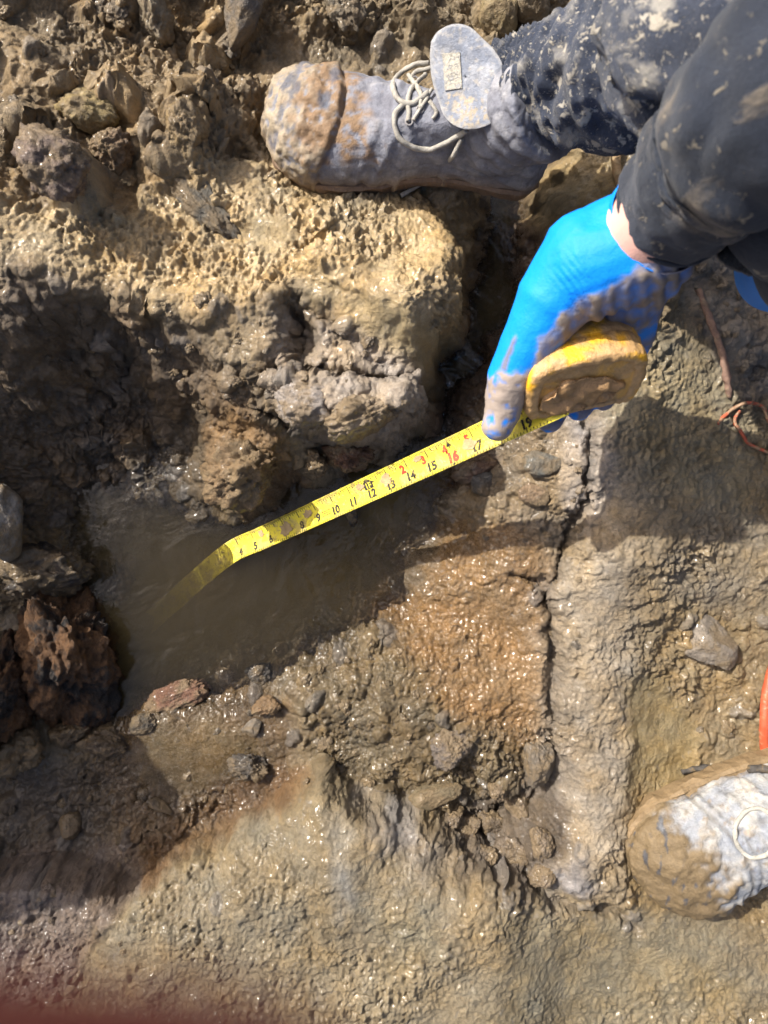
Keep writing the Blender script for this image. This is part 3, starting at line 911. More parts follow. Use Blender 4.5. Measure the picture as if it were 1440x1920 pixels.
cfl = [tuple(f) for f in cf] + [tuple(ii[0][::-1]), tuple(ii[-1])]
cme = pydata('case', [(rv.reshape(-1, 3) * .95, cfl)])
bm = bmesh.new(); bm.from_mesh(cme); bmesh.ops.recalc_face_normals(bm, faces=bm.faces)
bmesh.ops.triangulate(bm, faces=[f for f in bm.faces if len(f.verts) > 4])
bmesh.ops.subdivide_edges(bm, edges=bm.edges, cuts=2, use_grid_fill=True); bm.transform(CM); bm.to_mesh(cme); bm.free()
cme.polygons.foreach_set('use_smooth', np.ones(len(cme.polygons), bool)); cme.update()
c = co_of(cme)
nz = fbm(c[:, 0] * 60, c[:, 1] * 60, c[:, 2] * 60, 4, 3)
lc = (np.c_[c, np.ones(len(c))] @ np.array(CM.inverted()).T)[:, :3]
ee = (np.abs(lc[:, 0]) / .052) ** 2.6 + (np.abs(lc[:, 2]) / .039) ** 2.6
side = sstep(-.020, -.024, lc[:, 1]) * sstep(.80, .62, ee + .15 * nz)
k = np.maximum(side * .96, .92 * sstep(-.42, .12, nz))
colr = mixc(np.array([0.80, 0.42, 0.020]), np.array([0.38, 0.245, 0.125]), np.clip(k, 0, 0.95))
push(cme, -0.0012 * np.exp(-((lc[:, 1] + .010) / .0010) ** 2) * (ee > .85) - 0.0012 * np.exp(-((lc[:, 0] - .006) / .0012) ** 2) * (ee > .85) + 0.0016 * k * (0.2 + fbm(c[:, 0] * 130, c[:, 1] * 130, c[:, 2] * 130, 3, 8)))
paint(cme, colr, 0.5)
case_o = link('case', cme, M_CASE, tape)
# wet mud stuck on the flat side
mv, mf = ellipsoid((0, 0, 0), (0.034, 0.0035, 0.020), None, 24)
mv = mv + np.array([-.004, -.0245, -.004])
mme = pydata('mud_patch', [(mv, mf)])
mme.transform(CM); c = co_of(mme)
push(mme, 0.0075 * fbm(c[:, 0] * 60, c[:, 1] * 60, c[:, 2] * 60, 4, 18))
mme.polygons.foreach_set('use_smooth', np.ones(len(mme.polygons), bool))
paint(mme, np.array([0.34, 0.205, 0.095]) * (1 + .2 * fbm(c[:, 0] * 90, c[:, 1] * 90, c[:, 2] * 90, 3, 4))[:, None], 0.6)
link('mud_patch', mme, M_CASE, case_o)

# ------------------------------------------------------------------ worker: gloved hand, sleeve, legs, boots
worker = bpy.data.objects.new('person', None); COL.objects.link(worker)
worker.location = (0, 0, 0)
tag(worker, 'crouching worker in muddy dark clothes, blue glove and grey boots, holding the tape', 'person')

BLUE = np.array([0.0, 0.215, 0.78])
wr = at(1235, 415, .350)
def cp(u, v, z): return at(u, v, z)
hand = [
 capsule(cp(1228, 423, .345), cp(1150, 478, .325), .034, .042),
 capsule(cp(1200, 470, .340), cp(1105, 500, .322), .034, .040),
 capsule(cp(1210, 490, .320), cp(1165, 555, .285), .034, .030),
 capsule(cp(1100, 490, .322), cp(1040, 560, .310), .038, .030),
 capsule(cp(1040, 560, .310), cp(985, 655, .292), .029, .023),
 capsule(cp(985, 655, .292), cp(956, 705, .282), .023, .019),
 capsule(cp(956, 705, .282), cp(942, 770, .268), .0175, .0150),
 capsule(cp(942, 770, .268), cp(932, 798, .264), .0150, .0135),
 # index to little finger: over the far side of the case and round beneath it
 capsule(cp(1150, 520, .290), cp(1110, 610, .225), .022, .016), capsule(cp(1110, 610, .225), cp(1065, 720, .205), .015, .013), capsule(cp(1065, 720, .205), cp(1030, 790, .222), .0125, .011),
 capsule(cp(1180, 545, .285), cp(1160, 640, .218), .021, .015), capsule(cp(1160, 640, .218), cp(1115, 730, .205), .0145, .013), capsule(cp(1115, 730, .205), cp(1085, 768, .212), .0125, .011),
 capsule(cp(1200, 555, .285), cp(1195, 640, .220), .019, .014), capsule(cp(1195, 640, .220), cp(1160, 715, .208), .0135, .012), capsule(cp(1160, 715, .208), cp(1130, 750, .214), .012, .010),
]
gme_ = fuse('glove', hand, 0.0018, 6, 0.5)
c = co_of(gme_); u, v = px_of(c)
# stretched creases across the thumb root, and bunched folds on the muddy palm side
cr = px_mask(c, [(1035, 520), (1075, 480), (1120, 520), (1110, 585), (1060, 590)], 22)
d = (u - 1000) * 0.75 + (v - 560) * -0.55
amp = 0.0007 * cr * np.sin(d * 0.55 + 1.5 * noise3(c[:, 0] * 60, c[:, 1] * 60, c[:, 2] * 60, 4))
palm = px_mask(c, [(1290, 470), (1310, 520), (1180, 625), (1090, 590), (1170, 540), (1250, 480)], 10)
d2 = (u - 1100) * 0.85 - (v - 500) * 0.10
amp = amp + 0.0013 * palm * np.sin(d2 * 0.24 + 1.2 * noise3(c[:, 0] * 50, c[:, 1] * 50, c[:, 2] * 50, 6))
amp = amp + 0.0012 * fbm(c[:, 0] * 28, c[:, 1] * 28, c[:, 2] * 28, 2, 9)
push(gme_, amp)
c = co_of(gme_)
fb = fbm(c[:, 0] * 70, c[:, 1] * 70, c[:, 2] * 70, 4, 12)
k1 = px_mask(c, [(1310, 455), (1260, 452), (1190, 500), (1130, 548), (1085, 565), (1045, 600), (1010, 640), (1000, 690), (960, 712), (1100, 640), (1190, 630), (1330, 540)], 6, 9, 2)
k2 = px_mask(c, [(900, 708), (945, 694), (1000, 700), (1010, 830), (890, 840)], 7, 12, 3)
k2 = k2 * sstep(-0.45, 0.15, fb + 0.32)
k3 = px_mask(c, [(940, 690), (950, 660), (966, 628), (972, 632), (956, 668), (950, 700)], 3, 4, 6)
low = sstep(0.262, 0.240, c[:, 2]) * 0.8
k1 = k1 * np.clip(0.80 + 0.5 * fb + 0.12 * np.sin(d2 * 0.24), 0.25, 1)
k = np.clip(np.maximum.reduce([k1 * 0.93, k2 * 0.92, k3 * .8, low * sstep(-.5, .2, fb)]), 0, 1)
push(gme_, 0.0012 * k * (0.5 + fb))
edge_ = k1 * (1 - px_mask(c, [(1310, 470), (1190, 520), (1120, 575), (1060, 610), (1010, 690), (1100, 660), (1330, 560)], 8, 6, 4))
paint(gme_, mixc(BLUE, mixc(np.tile(np.array([0.19, 0.15, 0.095]), (len(c), 1)), np.array([0.33, 0.255, 0.165]), np.clip(edge_ + k2, 0, 1)), k), 0.5 * k)
glove = link('glove', gme_, M_GLOVE, worker); glove['label'] = 'blue nitrile glove smeared with mud'

# glove cuff rim
ax = cp(1330, 330, .41) - cp(1235, 415, .350); ax = ax / np.linalg.norm(ax)
def ring_path(center, axis, ra, rb, n=28, up=(0, 0, 1), wob=0.0):
    s = np.cross(axis, up); s /= np.linalg.norm(s); w = np.cross(s, axis)
    return [center + s * ra * math.cos(t) + w * rb * math.sin(t) + axis * wob * math.sin(3 * t + 1) for t in np.linspace(0, 2 * math.pi, n)]
cuff0 = cp(1222, 428, .345)
cv, cfc = sweep([cuff0 - ax * .012, cuff0, cuff0 + ax * .010, cuff0 + ax * .016], [(.036, .034), (.0375, .036), (.038, .0365), (.0395, .038)], 14, 64, caps=False)
cvn = cv + 0.0012 * np.stack([noise3(cv[:, 0] * 55, cv[:, 1] * 55, cv[:, 2] * 55, 7 + q) for q in range(3)], -1)
cm_ = mesh_np('cuff', cvn, cfc); c = co_of(cm_)
paint(cm_, mixc(BLUE, np.array([0.30, 0.24, 0.165]), px_mask(c, [(1310, 440), (1262, 452), (1200, 560), (1400, 560)], 6, 8, 2) * .8), 0.1)
cuff = link('cuff', cm_, M_GLOVE, glove)
mo = cuff.modifiers.new('t', 'SOLIDIFY'); mo.thickness = 0.0008

# forearm
fa = fuse('forearm', [capsule(cp(1180, 460, .338), cp(1280, 370, .385), .031, .033), capsule(cp(1280, 370, .385), cp(1400, 260, .43), .033, .034)], 0.003, 4)
link('forearm', fa, M_SKIN, worker)

# jacket sleeve: turned-up end and the arm going up to the shoulder, torso out of the picture
def cloth_tube(name, pts, radii, n, seg, fold, seed, shear=0.0, mat=None, parent=None, up=(0, 0, 1), colour=(0.03, 0.035, 0.05), caps=True, thick=0.0):
    v, f = sweep(pts, radii, n, seg, up, caps)
    me = pydata(name, [(v, f)])
    me.polygons.foreach_set('use_smooth', np.ones(len(me.polygons), bool)); me.update()
    c = co_of(me)
    t = np.repeat(np.linspace(0, 1, n), seg); a = np.tile(np.arange(seg) / seg * 2 * math.pi, n)
    ex_ = len(c) - len(t)
    t = np.concatenate([t, [0, 1][:ex_]]) if ex_ else t
    a = np.concatenate([a, [0, 0][:ex_]]) if ex_ else a
    push(me, fold(t, a, c, seed))
    paint(me, np.zeros((len(c), 3)) + np.array(colour), 0)
    o = link(name, me, mat, parent)
    if thick:
        mo = o.modifiers.new('t', 'SOLIDIFY'); mo.thickness = thick; mo.offset = -1
    return o

def fold_sleeve(t, a, c, seed):
    f = fbm(c[:, 0] * 16, c[:, 1] * 16, c[:, 2] * 16, 3, seed)
    g = np.abs(noise3(c[:, 0] * 22 + c[:, 2] * 14, c[:, 1] * 22, c[:, 2] * 22, seed + 5))
    return 0.0055 * f + 0.006 * (g - 0.3) + 0.0035 * np.sin(t * 60 + 3 * f + np.cos(a) * 2) * sstep(0.02, 0.2, t) * 0.6
NAVY = (0.020, 0.025, 0.037)
sleeve = cloth_tube('jacket_sleeve', [cp(1262, 390, .366), cp(1300, 352, .387), cp(1360, 295, .415), cp(1450, 205, .455), (.285, .275, .50), (.42, .34, .58)],
    [(.0375, .036), (.042, .040), (.047, .045), (.055, .053), (.066, .063), (.085, .08)], 120, 96, fold_sleeve, 3, mat=M_JACKET, parent=worker, colour=NAVY, caps=False, thick=.002)
# loose cuff hanging over the wrist
def fold_cuff(t, a, c, seed):
    return 0.004 * fbm(c[:, 0] * 30, c[:, 1] * 30, c[:, 2] * 30, 3, seed) + 0.005 * np.sin(t * math.pi)
cloth_tube('sleeve_cuff', [cp(1264, 388, .367), cp(1284, 366, .380), cp(1315, 335, .398), cp(1340, 312, .408)],
    [(.0405, .039), (.0450, .0435), (.0495, .0475), (.047, .045)], 40, 80, fold_cuff, 13, mat=M_JACKET, parent=sleeve, colour=NAVY, caps=False, thick=.002)
hem = catmull(ring_path(cp(1263, 389, .3665), ax, .0412, .0398, 20), 60)
hem_me = tube_mesh('hem', list(hem), .0022, 120, 8, None, .0006, 3); paint(hem_me, np.zeros((len(hem_me.vertices), 3)) + np.array(NAVY), 0)
link('hem', hem_me, M_JACKET, sleeve)
torso = fuse('jacket', [capsule((.40, .33, .57), (.64, .42, .74), .078, .10), capsule((.64, .42, .74), (.78, .12, .74), .12, .12), capsule((.71, .27, .74), (.95, .22, .44), .15, .15), capsule((.78, .12, .74), (.60, .04, .52), .085, .065), capsule((.60, .04, .52), at(1540, 470, .36), .06, .045)], 0.008, 6)
c = co_of(torso); push(torso, 0.01 * fbm(c[:, 0] * 12, c[:, 1] * 12, c[:, 2] * 12, 3, 4)); paint(torso, np.zeros((len(c), 3)) + np.array(NAVY), 0)
link('jacket', torso, M_JACKET, worker)
hd = fuse('head', [capsule((0.68, 0.27, 0.86), (0.63, 0.27, 0.92), .055, .055), ellipsoid((0.58, 0.27, 0.98), (.085, .072, .11), None, 14), ellipsoid((0.505, 0.27, 0.97), (.018, .012, .02), None, 8), ellipsoid((0.595, 0.345, 0.98), (.018, .010, .03), None, 8), ellipsoid((0.595, 0.195, 0.98), (.018, .010, .03), None, 8)], 0.006, 4)
link('head', hd, M_SKIN, worker)
hat = fuse('hard_hat', [ellipsoid((0.59, 0.27, 1.03), (.12, .10, .09), None, 14), ellipsoid((0.53, 0.27, 1.02), (.13, .10, .014), None, 14)], 0.006, 3)
paint(hat, np.zeros((len(hat.vertices), 3)) + np.array([.6, .6, .58]), 0.3)
link('hard_hat', hat, M_LEATHER, worker)
# the other hand at the right edge, resting on the knee
oh = fuse('glove', [capsule(at(1540, 470, .36), cp(1470, 500, .30), .042, .036), capsule(cp(1470, 500, .30), cp(1452, 540, .26), .022, .013), capsule(cp(1490, 510, .30), cp(1480, 580, .25), .020, .012), capsule(cp(1520, 510, .30), cp(1520, 580, .25), .02, .012), capsule(cp(1550, 500, .3), cp(1560, 560, .25), .018, .011)], 0.003, 4)
paint(oh, mixc(np.tile(BLUE, (len(oh.vertices), 1)), MUDC, np.full(len(oh.vertices), .1)), 0)
link('glove', oh, M_GLOVE, worker)
cloth_tube('jacket_sleeve', [cp(1452, 425, .36), cp(1500, 415, .37), cp(1580, 400, .40), (0.58, 0.05, 0.51)], [(.022, .03), (.04, .045), (.055, .055), (.07, .07)], 50, 60, fold_sleeve, 9, mat=M_JACKET, parent=worker, colour=NAVY)

# trouser legs
def fold_leg(t, a, c, seed):
    f = fbm(c[:, 0] * 20, c[:, 1] * 20, c[:, 2] * 20, 3, seed)
    bunch = np.exp(-((t - 0.10) / 0.20) ** 2)
    ph = t * 118 + 1.8 * np.sin(a + 0.6) + 2.6 * f
    s = np.abs(np.sin(ph)) ** 0.55
    s2 = np.sin(t * 44 + 2.2 * np.sin(a * 1 + 2) + 3 * f)
    return bunch * 0.0105 * (s - 0.6) + 0.0050 * s2 * (1 - bunch) + 0.009 * f + 0.0025 * fbm(c[:, 0] * 60, c[:, 1] * 60, c[:, 2] * 60, 2, seed + 7)
DENIM = (0.035, 0.043, 0.065)
leg1 = cloth_tube('trouser_leg', [cp(925, 190, .185), cp(990, 180, .215), cp(1080, 155, .255), cp(1180, 115, .305), cp(1310, 70, .36), cp(1460, 10, .42), (0.62, 0.36, 0.55)],
    [(.040, .044), (.044, .047), (.050, .050), (.058, .056), (.064, .062), (.070, .068), (.085, .085)], 260, 120, fold_leg, 5, mat=M_FABRIC, parent=worker, colour=DENIM)

def ray(objs, u, v, lift=0.0):
    """point where the sight line of a photo pixel meets a thing, lifted off its surface"""
    o = Vector((0, 0, CAM_Z)); d = (V(u, v, 0) - o).normalized()
    best = None
    for b in objs:
        h = b.ray_cast(o, d)
        if h[0] is not None and (best is None or h[3] < best[3]): best = h
    if best is None: return V(u, v, .12)
    n = best[1]
    if n.dot(d) > 0: n = -n
    return best[0] + n * lift

def bvh_of(me, M=None):
    M = M or Matrix.Identity(4)
    vs_ = [M @ x.co for x in me.vertices]
    return BVHTree.FromPolygons(vs_, [tuple(p.vertices) for p in me.polygons])

BOOT_ST = [  # x from heel, half width, height of the upper, sideways shift of the centre line
 (.000, .018, .055, 0), (.012, .030, .075, 0), (.035, .033, .100, 0), (.070, .032, .116, 0), (.100, .032, .112, 0), (.130, .035, .098, .001),
 (.165, .044, .086, .003), (.200, .050, .074, .005), (.235, .053, .068, .006), (.262, .051, .064, .005), (.282, .043, .056, .003), (.296, .030, .044, .001), (.304, .012, .030, 0)]

def boot_parts(sc_):
    st = catmull(BOOT_ST, 56)
    seg = 48
    rows = []
    for x, w, h, sh in st:
        a = np.linspace(0, 2 * math.pi, seg, endpoint=False)
        cy = np.sign(np.cos(a)) * np.abs(np.cos(a)) ** 0.8
        sz = np.sign(np.sin(a)) * np.abs(np.sin(a)) ** 0.8
        top = sz > 0
        narrow = np.where(top, 1 - 0.30 * np.clip((h - .065) / .05, 0, 1) * np.clip(sz, 0, 1), 1)
        rows.append(np.stack([np.full(seg, x), sh + cy * w * narrow, np.where(top, .020 + (h - .020) * sz, .020 + .016 * sz)], -1))
    rows = np.array(rows) * sc_ * np.array([1, 1.10, 1.0])
    n = len(rows)
    ii = np.arange(n * seg).reshape(n, seg); nx = np.roll(ii, -1, 1)
    F_ = [tuple(q) for q in np.stack([ii[:-1], nx[:-1], nx[1:], ii[1:]], -1).reshape(-1, 4)] + [tuple(ii[0][::-1]), tuple(ii[-1])]
    foot = (rows.reshape(-1, 3), F_)
    # sole slab with a lip
    srows = []
    for zz, off in ((0, .000), (.004, .003), (.016, .0045), (.022, .0040), (.024, .001)):
        left = [(x, sh + w + off, zz) for x, w, h, sh in st]; right = [(x, sh - w - off, zz) for x, w, h, sh in st[::-1]]
        srows.append(np.array(left + right))
    srows = np.array(srows) * sc_ * np.array([1, 1.10, 1.0])
    n2, m2 = srows.shape[:2]
    jj = np.arange(n2 * m2).reshape(n2, m2); nj = np.roll(jj, -1, 1)
    F2 = [tuple(q) for q in np.stack([jj[:-1], nj[:-1], nj[1:], jj[1:]], -1).reshape(-1, 4)] + [tuple(jj[0][::-1]), tuple(jj[-1])]
    return foot, (srows.reshape(-1, 3), F2)

def boot_matrix(toe, heel, z, tilt=0.0, roll=0.0):
    d = Vector(toe) - Vector(heel); ang = math.atan2(d.y, d.x)
    return Matrix.Translation((heel[0], heel[1], z)) @ Matrix.Rotation(ang, 4, 'Z') @ Matrix.Rotation(-tilt, 4, 'Y') @ Matrix.Rotation(roll, 4, 'X')

# ---- boot standing on the bank
foot, sole = boot_parts(0.95)
B1 = boot_matrix((-.100, .408), (.165, .366), .108, 0.03, R(-4))
shaft_in = sweep([(.055, 0, .05), (.048, 0, .085), (.034, 0, .110), (.022, 0, .125)], [(.036, .040), (.038, .043), (.041, .046), (.042, .048)], 24, 56, up=(1, 0, 0))
bme1 = fuse('upper', [foot, shaft_in], 0.0022, 5, 0.5)
bme1.transform(B1); c = co_of(bme1); lc = (np.c_[c, np.ones(len(c))] @ np.array(B1.inverted()).T)[:, :3]
fb = fbm(c[:, 0] * 45, c[:, 1] * 45, c[:, 2] * 45, 4, 14)
fb2 = fbm(c[:, 0] * 130, c[:, 1] * 130, c[:, 2] * 130, 3, 24)
# toe cap seam, vamp creases
seam = np.exp(-((lc[:, 0] - (.208 + 5 * lc[:, 1] ** 2)) / .0020) ** 2)
cap = sstep(.206, .212, lc[:, 0] - 5 * lc[:, 1] ** 2)
panel = sstep(.004, 0, lc[:, 0] - (.165 - .35 * (lc[:, 2] - .05))) * sstep(.010, .014, np.abs(lc[:, 1]) + .25 * np.clip(.09 - lc[:, 2], 0, 1))
stitch = np.exp(-((lc[:, 0] - (.159 - .35 * (lc[:, 2] - .05))) / .0012) ** 2) * (np.sin(lc[:, 1] * 1400) > -.2)
deep = np.abs(noise3(c[:, 0] * 38 + 9, c[:, 1] * 38, c[:, 2] * 38, 17)); deep = np.exp(-(deep / .07) ** 2) * sstep(.215, .19, lc[:, 0])
crs = np.sin((lc[:, 0] + .25 * lc[:, 2]) * 330 + 2.5 * fb) * np.exp(-((lc[:, 0] - .165) / .035) ** 2)
hl = np.sin((lc[:, 2] - .3 * lc[:, 0]) * 300 + 2 * fb) * np.exp(-((lc[:, 0] - .055) / .05) ** 2) * (lc[:, 1] > -0.05)
mud = sstep(-.25, .30, fb + 1.3 * (cap - .55)) * np.maximum(cap, sstep(.045, .02, lc[:, 2]))
k_br = px_mask(c, [(600, 110), (655, 130), (685, 200), (700, 300), (560, 290), (550, 200)], 22, 34, 3)
push(bme1, -0.0026 * seam + 0.0014 * panel - .0008 * stitch - .0009 * deep + 0.0018 * cap + 0.0012 * crs + 0.0012 * hl + 0.0045 * mud * (0.35 + .6 * fb + .5 * fb2) + .0010 * fb)
LEA = np.array([0.175, 0.182, 0.215])
col = mixc(np.tile(LEA, (len(c), 1)), np.array([0.31, 0.31, 0.325]), sstep(-.05, .55, fb + .3 * fb2) * .75)
col = mixc(col, np.array([0.10, 0.10, 0.125]), sstep(.30, .75, -fb) * .6)
col = mixc(col, np.array([0.30, 0.245, 0.17]), mud * sstep(-.35, .2, fb2 + .3) * .95)
col = mixc(col, np.array([0.205, 0.13, 0.072]), k_br * sstep(-.5, .1, fb2 + .15))
col = mixc(col, np.array([0.07, 0.08, 0.11]), cap * sstep(.25, .5, fbm(c[:, 0] * 40, c[:, 1] * 40, c[:, 2] * 40, 4, 44)) * .8)
col = mixc(col, np.array([0.10, 0.10, 0.12]), deep * .5)
col = mixc(col, np.array([0.28, 0.20, 0.12]), sstep(.040, .015, lc[:, 2]) * .85)
paint(bme1, col, 0.25 * mud)
boot1 = link('boot', bme1, M_LEATHER, worker); boot1['label'] = 'grey leather work boot with mud-caked toe and open tongue'
sme = pydata('sole', [sole]); 
bm = bmesh.new(); bm.from_mesh(sme); bmesh.ops.recalc_face_normals(bm, faces=bm.faces); bm.transform(B1); bm.to_mesh(sme); bm.free()
c = co_of(sme); push(sme, .003 * fbm(c[:, 0] * 60, c[:, 1] * 60, c[:, 2] * 60, 3, 4)); paint(sme, np.tile(np.array([0.20, 0.135, 0.09]), (len(c), 1)), .4)
link('sole', sme, M_LEATHER, boot1)
bv1 = [bvh_of(bme1)]

# tongue folded out over the laces
def plate(name, pts, z_of, th, mat, parent, res=0.0022, bulge=0.0, colf=None, seed=0):
    """leather flap cut to a smooth outline, bent in space and given thickness"""
    P_ = np.array(pts, float)
    loop = catmull(np.vstack([P_, P_[:1]]), 10 * len(P_))[:-1] if len(P_) > 5 else np.vstack([np.linspace(P_[k], P_[(k + 1) % len(P_)], 10, endpoint=False) for k in range(len(P_))])
    cen = loop.mean(0); nl_ = len(loop)
    fr_ = np.concatenate([np.linspace(0.02, 0.9, 22), [0.94, 0.97, 0.99, 1.0]])
    UV = cen + (loop - cen)[None] * fr_[:, None, None]
    U, W = UV[..., 0], UV[..., 1]
    sd_ = (np.broadcast_to(fr_[:, None], U.shape) - 1) * np.linalg.norm(loop - cen, axis=1)[None]
    zz = z_of(U, W) + bulge * (1 - np.exp(sd_ / 7.0))
    zz = zz + 0.0012 * noise3(U * .03, W * .03, U * 0, 5 + seed)
    Q = np.stack([(U - 720) * (CAM_Z - zz) / FPX, (960 - W) * (CAM_Z - zz) / FPX, zz], -1).reshape(-1, 3)
    ii = np.arange(U.size).reshape(U.shape); nx = np.roll(ii, -1, 1)
    q = np.stack([ii[:-1], ii[1:], nx[1:], nx[:-1]], -1).reshape(-1, 4)
    me = mesh_np(name, Q, q)
    if no_of(me)[:, 2].mean() < 0: me.flip_normals()
    c = co_of(me)
    if colf is not None: paint(me, *colf(c, sd_.ravel()))
    o = link(name, me, mat, parent)
    mo = o.modifiers.new('t', 'SOLIDIFY'); mo.thickness = th; mo.offset = -1
    return o
def tongue_col(c, sd_):
    f = fbm(c[:, 0] * 60, c[:, 1] * 60, c[:, 2] * 60, 4, 31); g = fbm(c[:, 0] * 200, c[:, 1] * 200, c[:, 2] * 200, 3, 33)
    col = mixc(np.tile(np.array([0.17, 0.19, 0.235]), (len(c), 1)), np.array([0.31, 0.32, 0.345]), sstep(-.2, .5, f) * .7)
    k = px_mask(c, [(840, 185), (900, 175), (935, 205), (925, 235), (870, 240), (840, 225)], 12, 26, 5)
    col = mixc(col, np.array([0.33, 0.275, 0.195]), k * sstep(-.1, .2, g))
    col = mixc(col, np.array([0.34, 0.32, 0.29]), sstep(.25, .5, g) * .6)
    col = mixc(col, np.array([0.34, 0.335, 0.33]), sstep(-7, -2, sd_) * .6)
    return col, 0.0
TONGUE = [(808, 78), (822, 58), (850, 45), (880, 50), (905, 72), (930, 98), (944, 130), (940, 180), (936, 212), (920, 232), (890, 242), (862, 240), (836, 222), (822, 190), (810, 150), (806, 110)]
zt = lambda U, W: .228 + .00022 * (U - 870) - .00012 * (W - 140) + .00000055 * (W - 140) ** 2
tongue = plate('tongue', TONGUE, zt, .0045, M_LEATHER, boot1, .0016, .0022, tongue_col)
M_LABEL = surf_material('woven_label', 0.8, 0.8, ((500, .0014),), ((300, .35),), 0.2, attr=False, colour=(0.36, 0.34, 0.29), stains=((260, .52, .62, (0.22, 0.23, 0.26), .6, 3),))
plate('label_patch', [(829, 100), (862, 98), (866, 165), (834, 170)], lambda U, W: zt(U, W) + .0034, .0012, M_LABEL, tongue, .0016)
# loose quarters of the open shaft: the near one with eyelets, the far one as a rim behind the tongue
def quarter_col(c, sd_):
    f = fbm(c[:, 0] * 60, c[:, 1] * 60, c[:, 2] * 60, 4, 41)
    return mixc(np.tile(np.array([0.24, 0.24, 0.31]), (len(c), 1)), np.array([0.40, 0.39, 0.41]), np.maximum(sstep(-.1, .5, f) * .6, sstep(-6, -2, sd_) * .7)), .1
zq = lambda U, W: .190 + .00030 * (U - 960) + .0000020 * (W - 268) ** 2 * -1
quarter = plate('quarter', [(925, 246), (950, 240), (965, 252), (1000, 262), (1040, 263), (1047, 274), (1035, 290), (990, 292), (960, 300), (930, 305), (905, 285)], zq, .004, M_LEATHER, boot1, .0016, .006, quarter_col)
M_METAL = surf_material('eyelet_metal', 0.5, 0.5, ((400, .0006),), ((100, .3),), 0.5, attr=False, colour=(0.20, 0.19, 0.19))
for (eu, ev) in ((968, 262), (992, 272), (1020, 275)):
    me = bpy.data.meshes.new('eyelet'); 
    p = V(eu, ev, zq(eu, ev) + .0075)
    v_, f_ = sweep(ring_path(np.array(p), np.array([0, 0.3, 1.0]) / 1.044, .0034, .0034, 16, (0, 1, 0)), [.0011] * 16, 24, 8, (0, 0.3, 1))
    me = pydata('eyelet', [(v_, f_)]); link('eyelet', me, M_METAL, quarter)
rim = [cp(922, 128, .205), cp(940, 100, .212), cp(968, 70, .218), cp(1000, 50, .222), cp(1040, 36, .222)]
rv_ = []
for p in catmull(rim, 30): rv_ += [p, p + np.array([.004, -.004, -.034])]
rq = [(2 * i, 2 * i + 1, 2 * i + 3, 2 * i + 2) for i in range(29)]
rme = mesh_np('collar', np.array(rv_), np.array(rq)); paint(rme, np.tile(np.array([.26, .30, .36]), (60, 1)), 0)
ro = link('collar', rme, M_LEATHER, boot1); mo = ro.modifiers.new('t', 'SOLIDIFY'); mo.thickness = .0055; mo.offset = 0

def lace(pxs, r=.0022, lift=.002, name='lace', parent=boot1, bv=None):
    pts = [ray(bv or bv1, u, v, lift + (q[0] if q else 0)) for u, v, *q in pxs]
    me = tube_mesh(name, [np.array(p) for p in pts], r, 12 * len(pts), 8, None, .0008, 3)
    return link(name, me, M_LACE, parent)
lace([(803, 118), (775, 122), (748, 140), (738, 165), (748, 190), (775, 196), (806, 184, .004)], .0026)
lace([(806, 128), (780, 135), (766, 152)], .0024)
lace([(760, 196), (742, 212), (742, 240), (758, 265), (795, 278), (830, 268), (862, 250), (880, 240, .004)], .0026)
lace([(812, 176, .003), (798, 192), (785, 210), (776, 226)], .0018)
lace([(806, 196, .003), (820, 210), (812, 224)], .0018)
for (eu, ev) in ((788, 205), (768, 228), (778, 150)):
    p = ray(bv1, eu, ev, .001)
    v_, f_ = sweep(ring_path(np.array(p), np.array([0, -0.2, 1.0]) / 1.02, .0032, .0032, 16, (0, 1, 0)), [.0010] * 16, 24, 8, (0, -0.2, 1))
    link('eyelet', pydata('eyelet', [(v_, f_)]), M_METAL, boot1)
lace([(798, 140), (780, 160), (768, 180), (768, 228)], .0022)
lace([(766, 140), (775, 158), (790, 180), (788, 205)], .0022)
# lace end trailing down on to the mud
pts = [np.array(ray(bv1, 868, 252, .004)), np.array(ray(bv1, 848, 285, .006)), at(830, 310, .125), np.array(on_ground(800, 342)) + [0, 0, .006], np.array(on_ground(752, 370)) + [0, 0, .004]]
link('lace', tube_mesh('lace', pts, .0024, 50, 8, None, .0008, 5), M_LACE, boot1)

# ---- second boot at the lower right, toe pressed into the mud
foot2, sole2 = boot_parts(1.13)
B2 = boot_matrix(at(1205, 1655, .09)[:2], at(1205, 1655, .09)[:2] + np.array([.300, .165]), .048, -0.02, R(-6))
shaft2 = sweep([(.060, 0, .07), (.056, 0, .12), (.050, 0, .17), (.045, 0, .20)], [(.042, .05), (.044, .055), (.048, .06), (.05, .062)], 20, 56, up=(1, 0, 0))
bme2 = fuse('upper', [foot2, shaft2], 0.0024, 5, 0.5)
bme2.transform(B2); c = co_of(bme2); lc = (np.c_[c, np.ones(len(c))] @ np.array(B2.inverted()).T)[:, :3]
fb = fbm(c[:, 0] * 45, c[:, 1] * 45, c[:, 2] * 45, 4, 54); fb2 = fbm(c[:, 0] * 130, c[:, 1] * 130, c[:, 2] * 130, 3, 64)
cap = sstep(.248, .280, lc[:, 0] - 4 * lc[:, 1] ** 2 + .022 * fb + .012 * fb2)
low = sstep(.035, .018, lc[:, 2] + .006 * fb)
mud = np.maximum(cap, low)
crs = np.sin((lc[:, 0] + .3 * lc[:, 2] + .2 * lc[:, 1]) * 260 + 3 * fb) * np.exp(-((lc[:, 0] - .20) / .05) ** 2)
seam2 = np.exp(-((lc[:, 0] - (.236 + 4 * lc[:, 1] ** 2)) / .0022) ** 2) + .8 * np.exp(-((lc[:, 0] - (.226 + 4 * lc[:, 1] ** 2)) / .0014) ** 2)
welt = np.exp(-((lc[:, 2] - .030) / .003) ** 2)
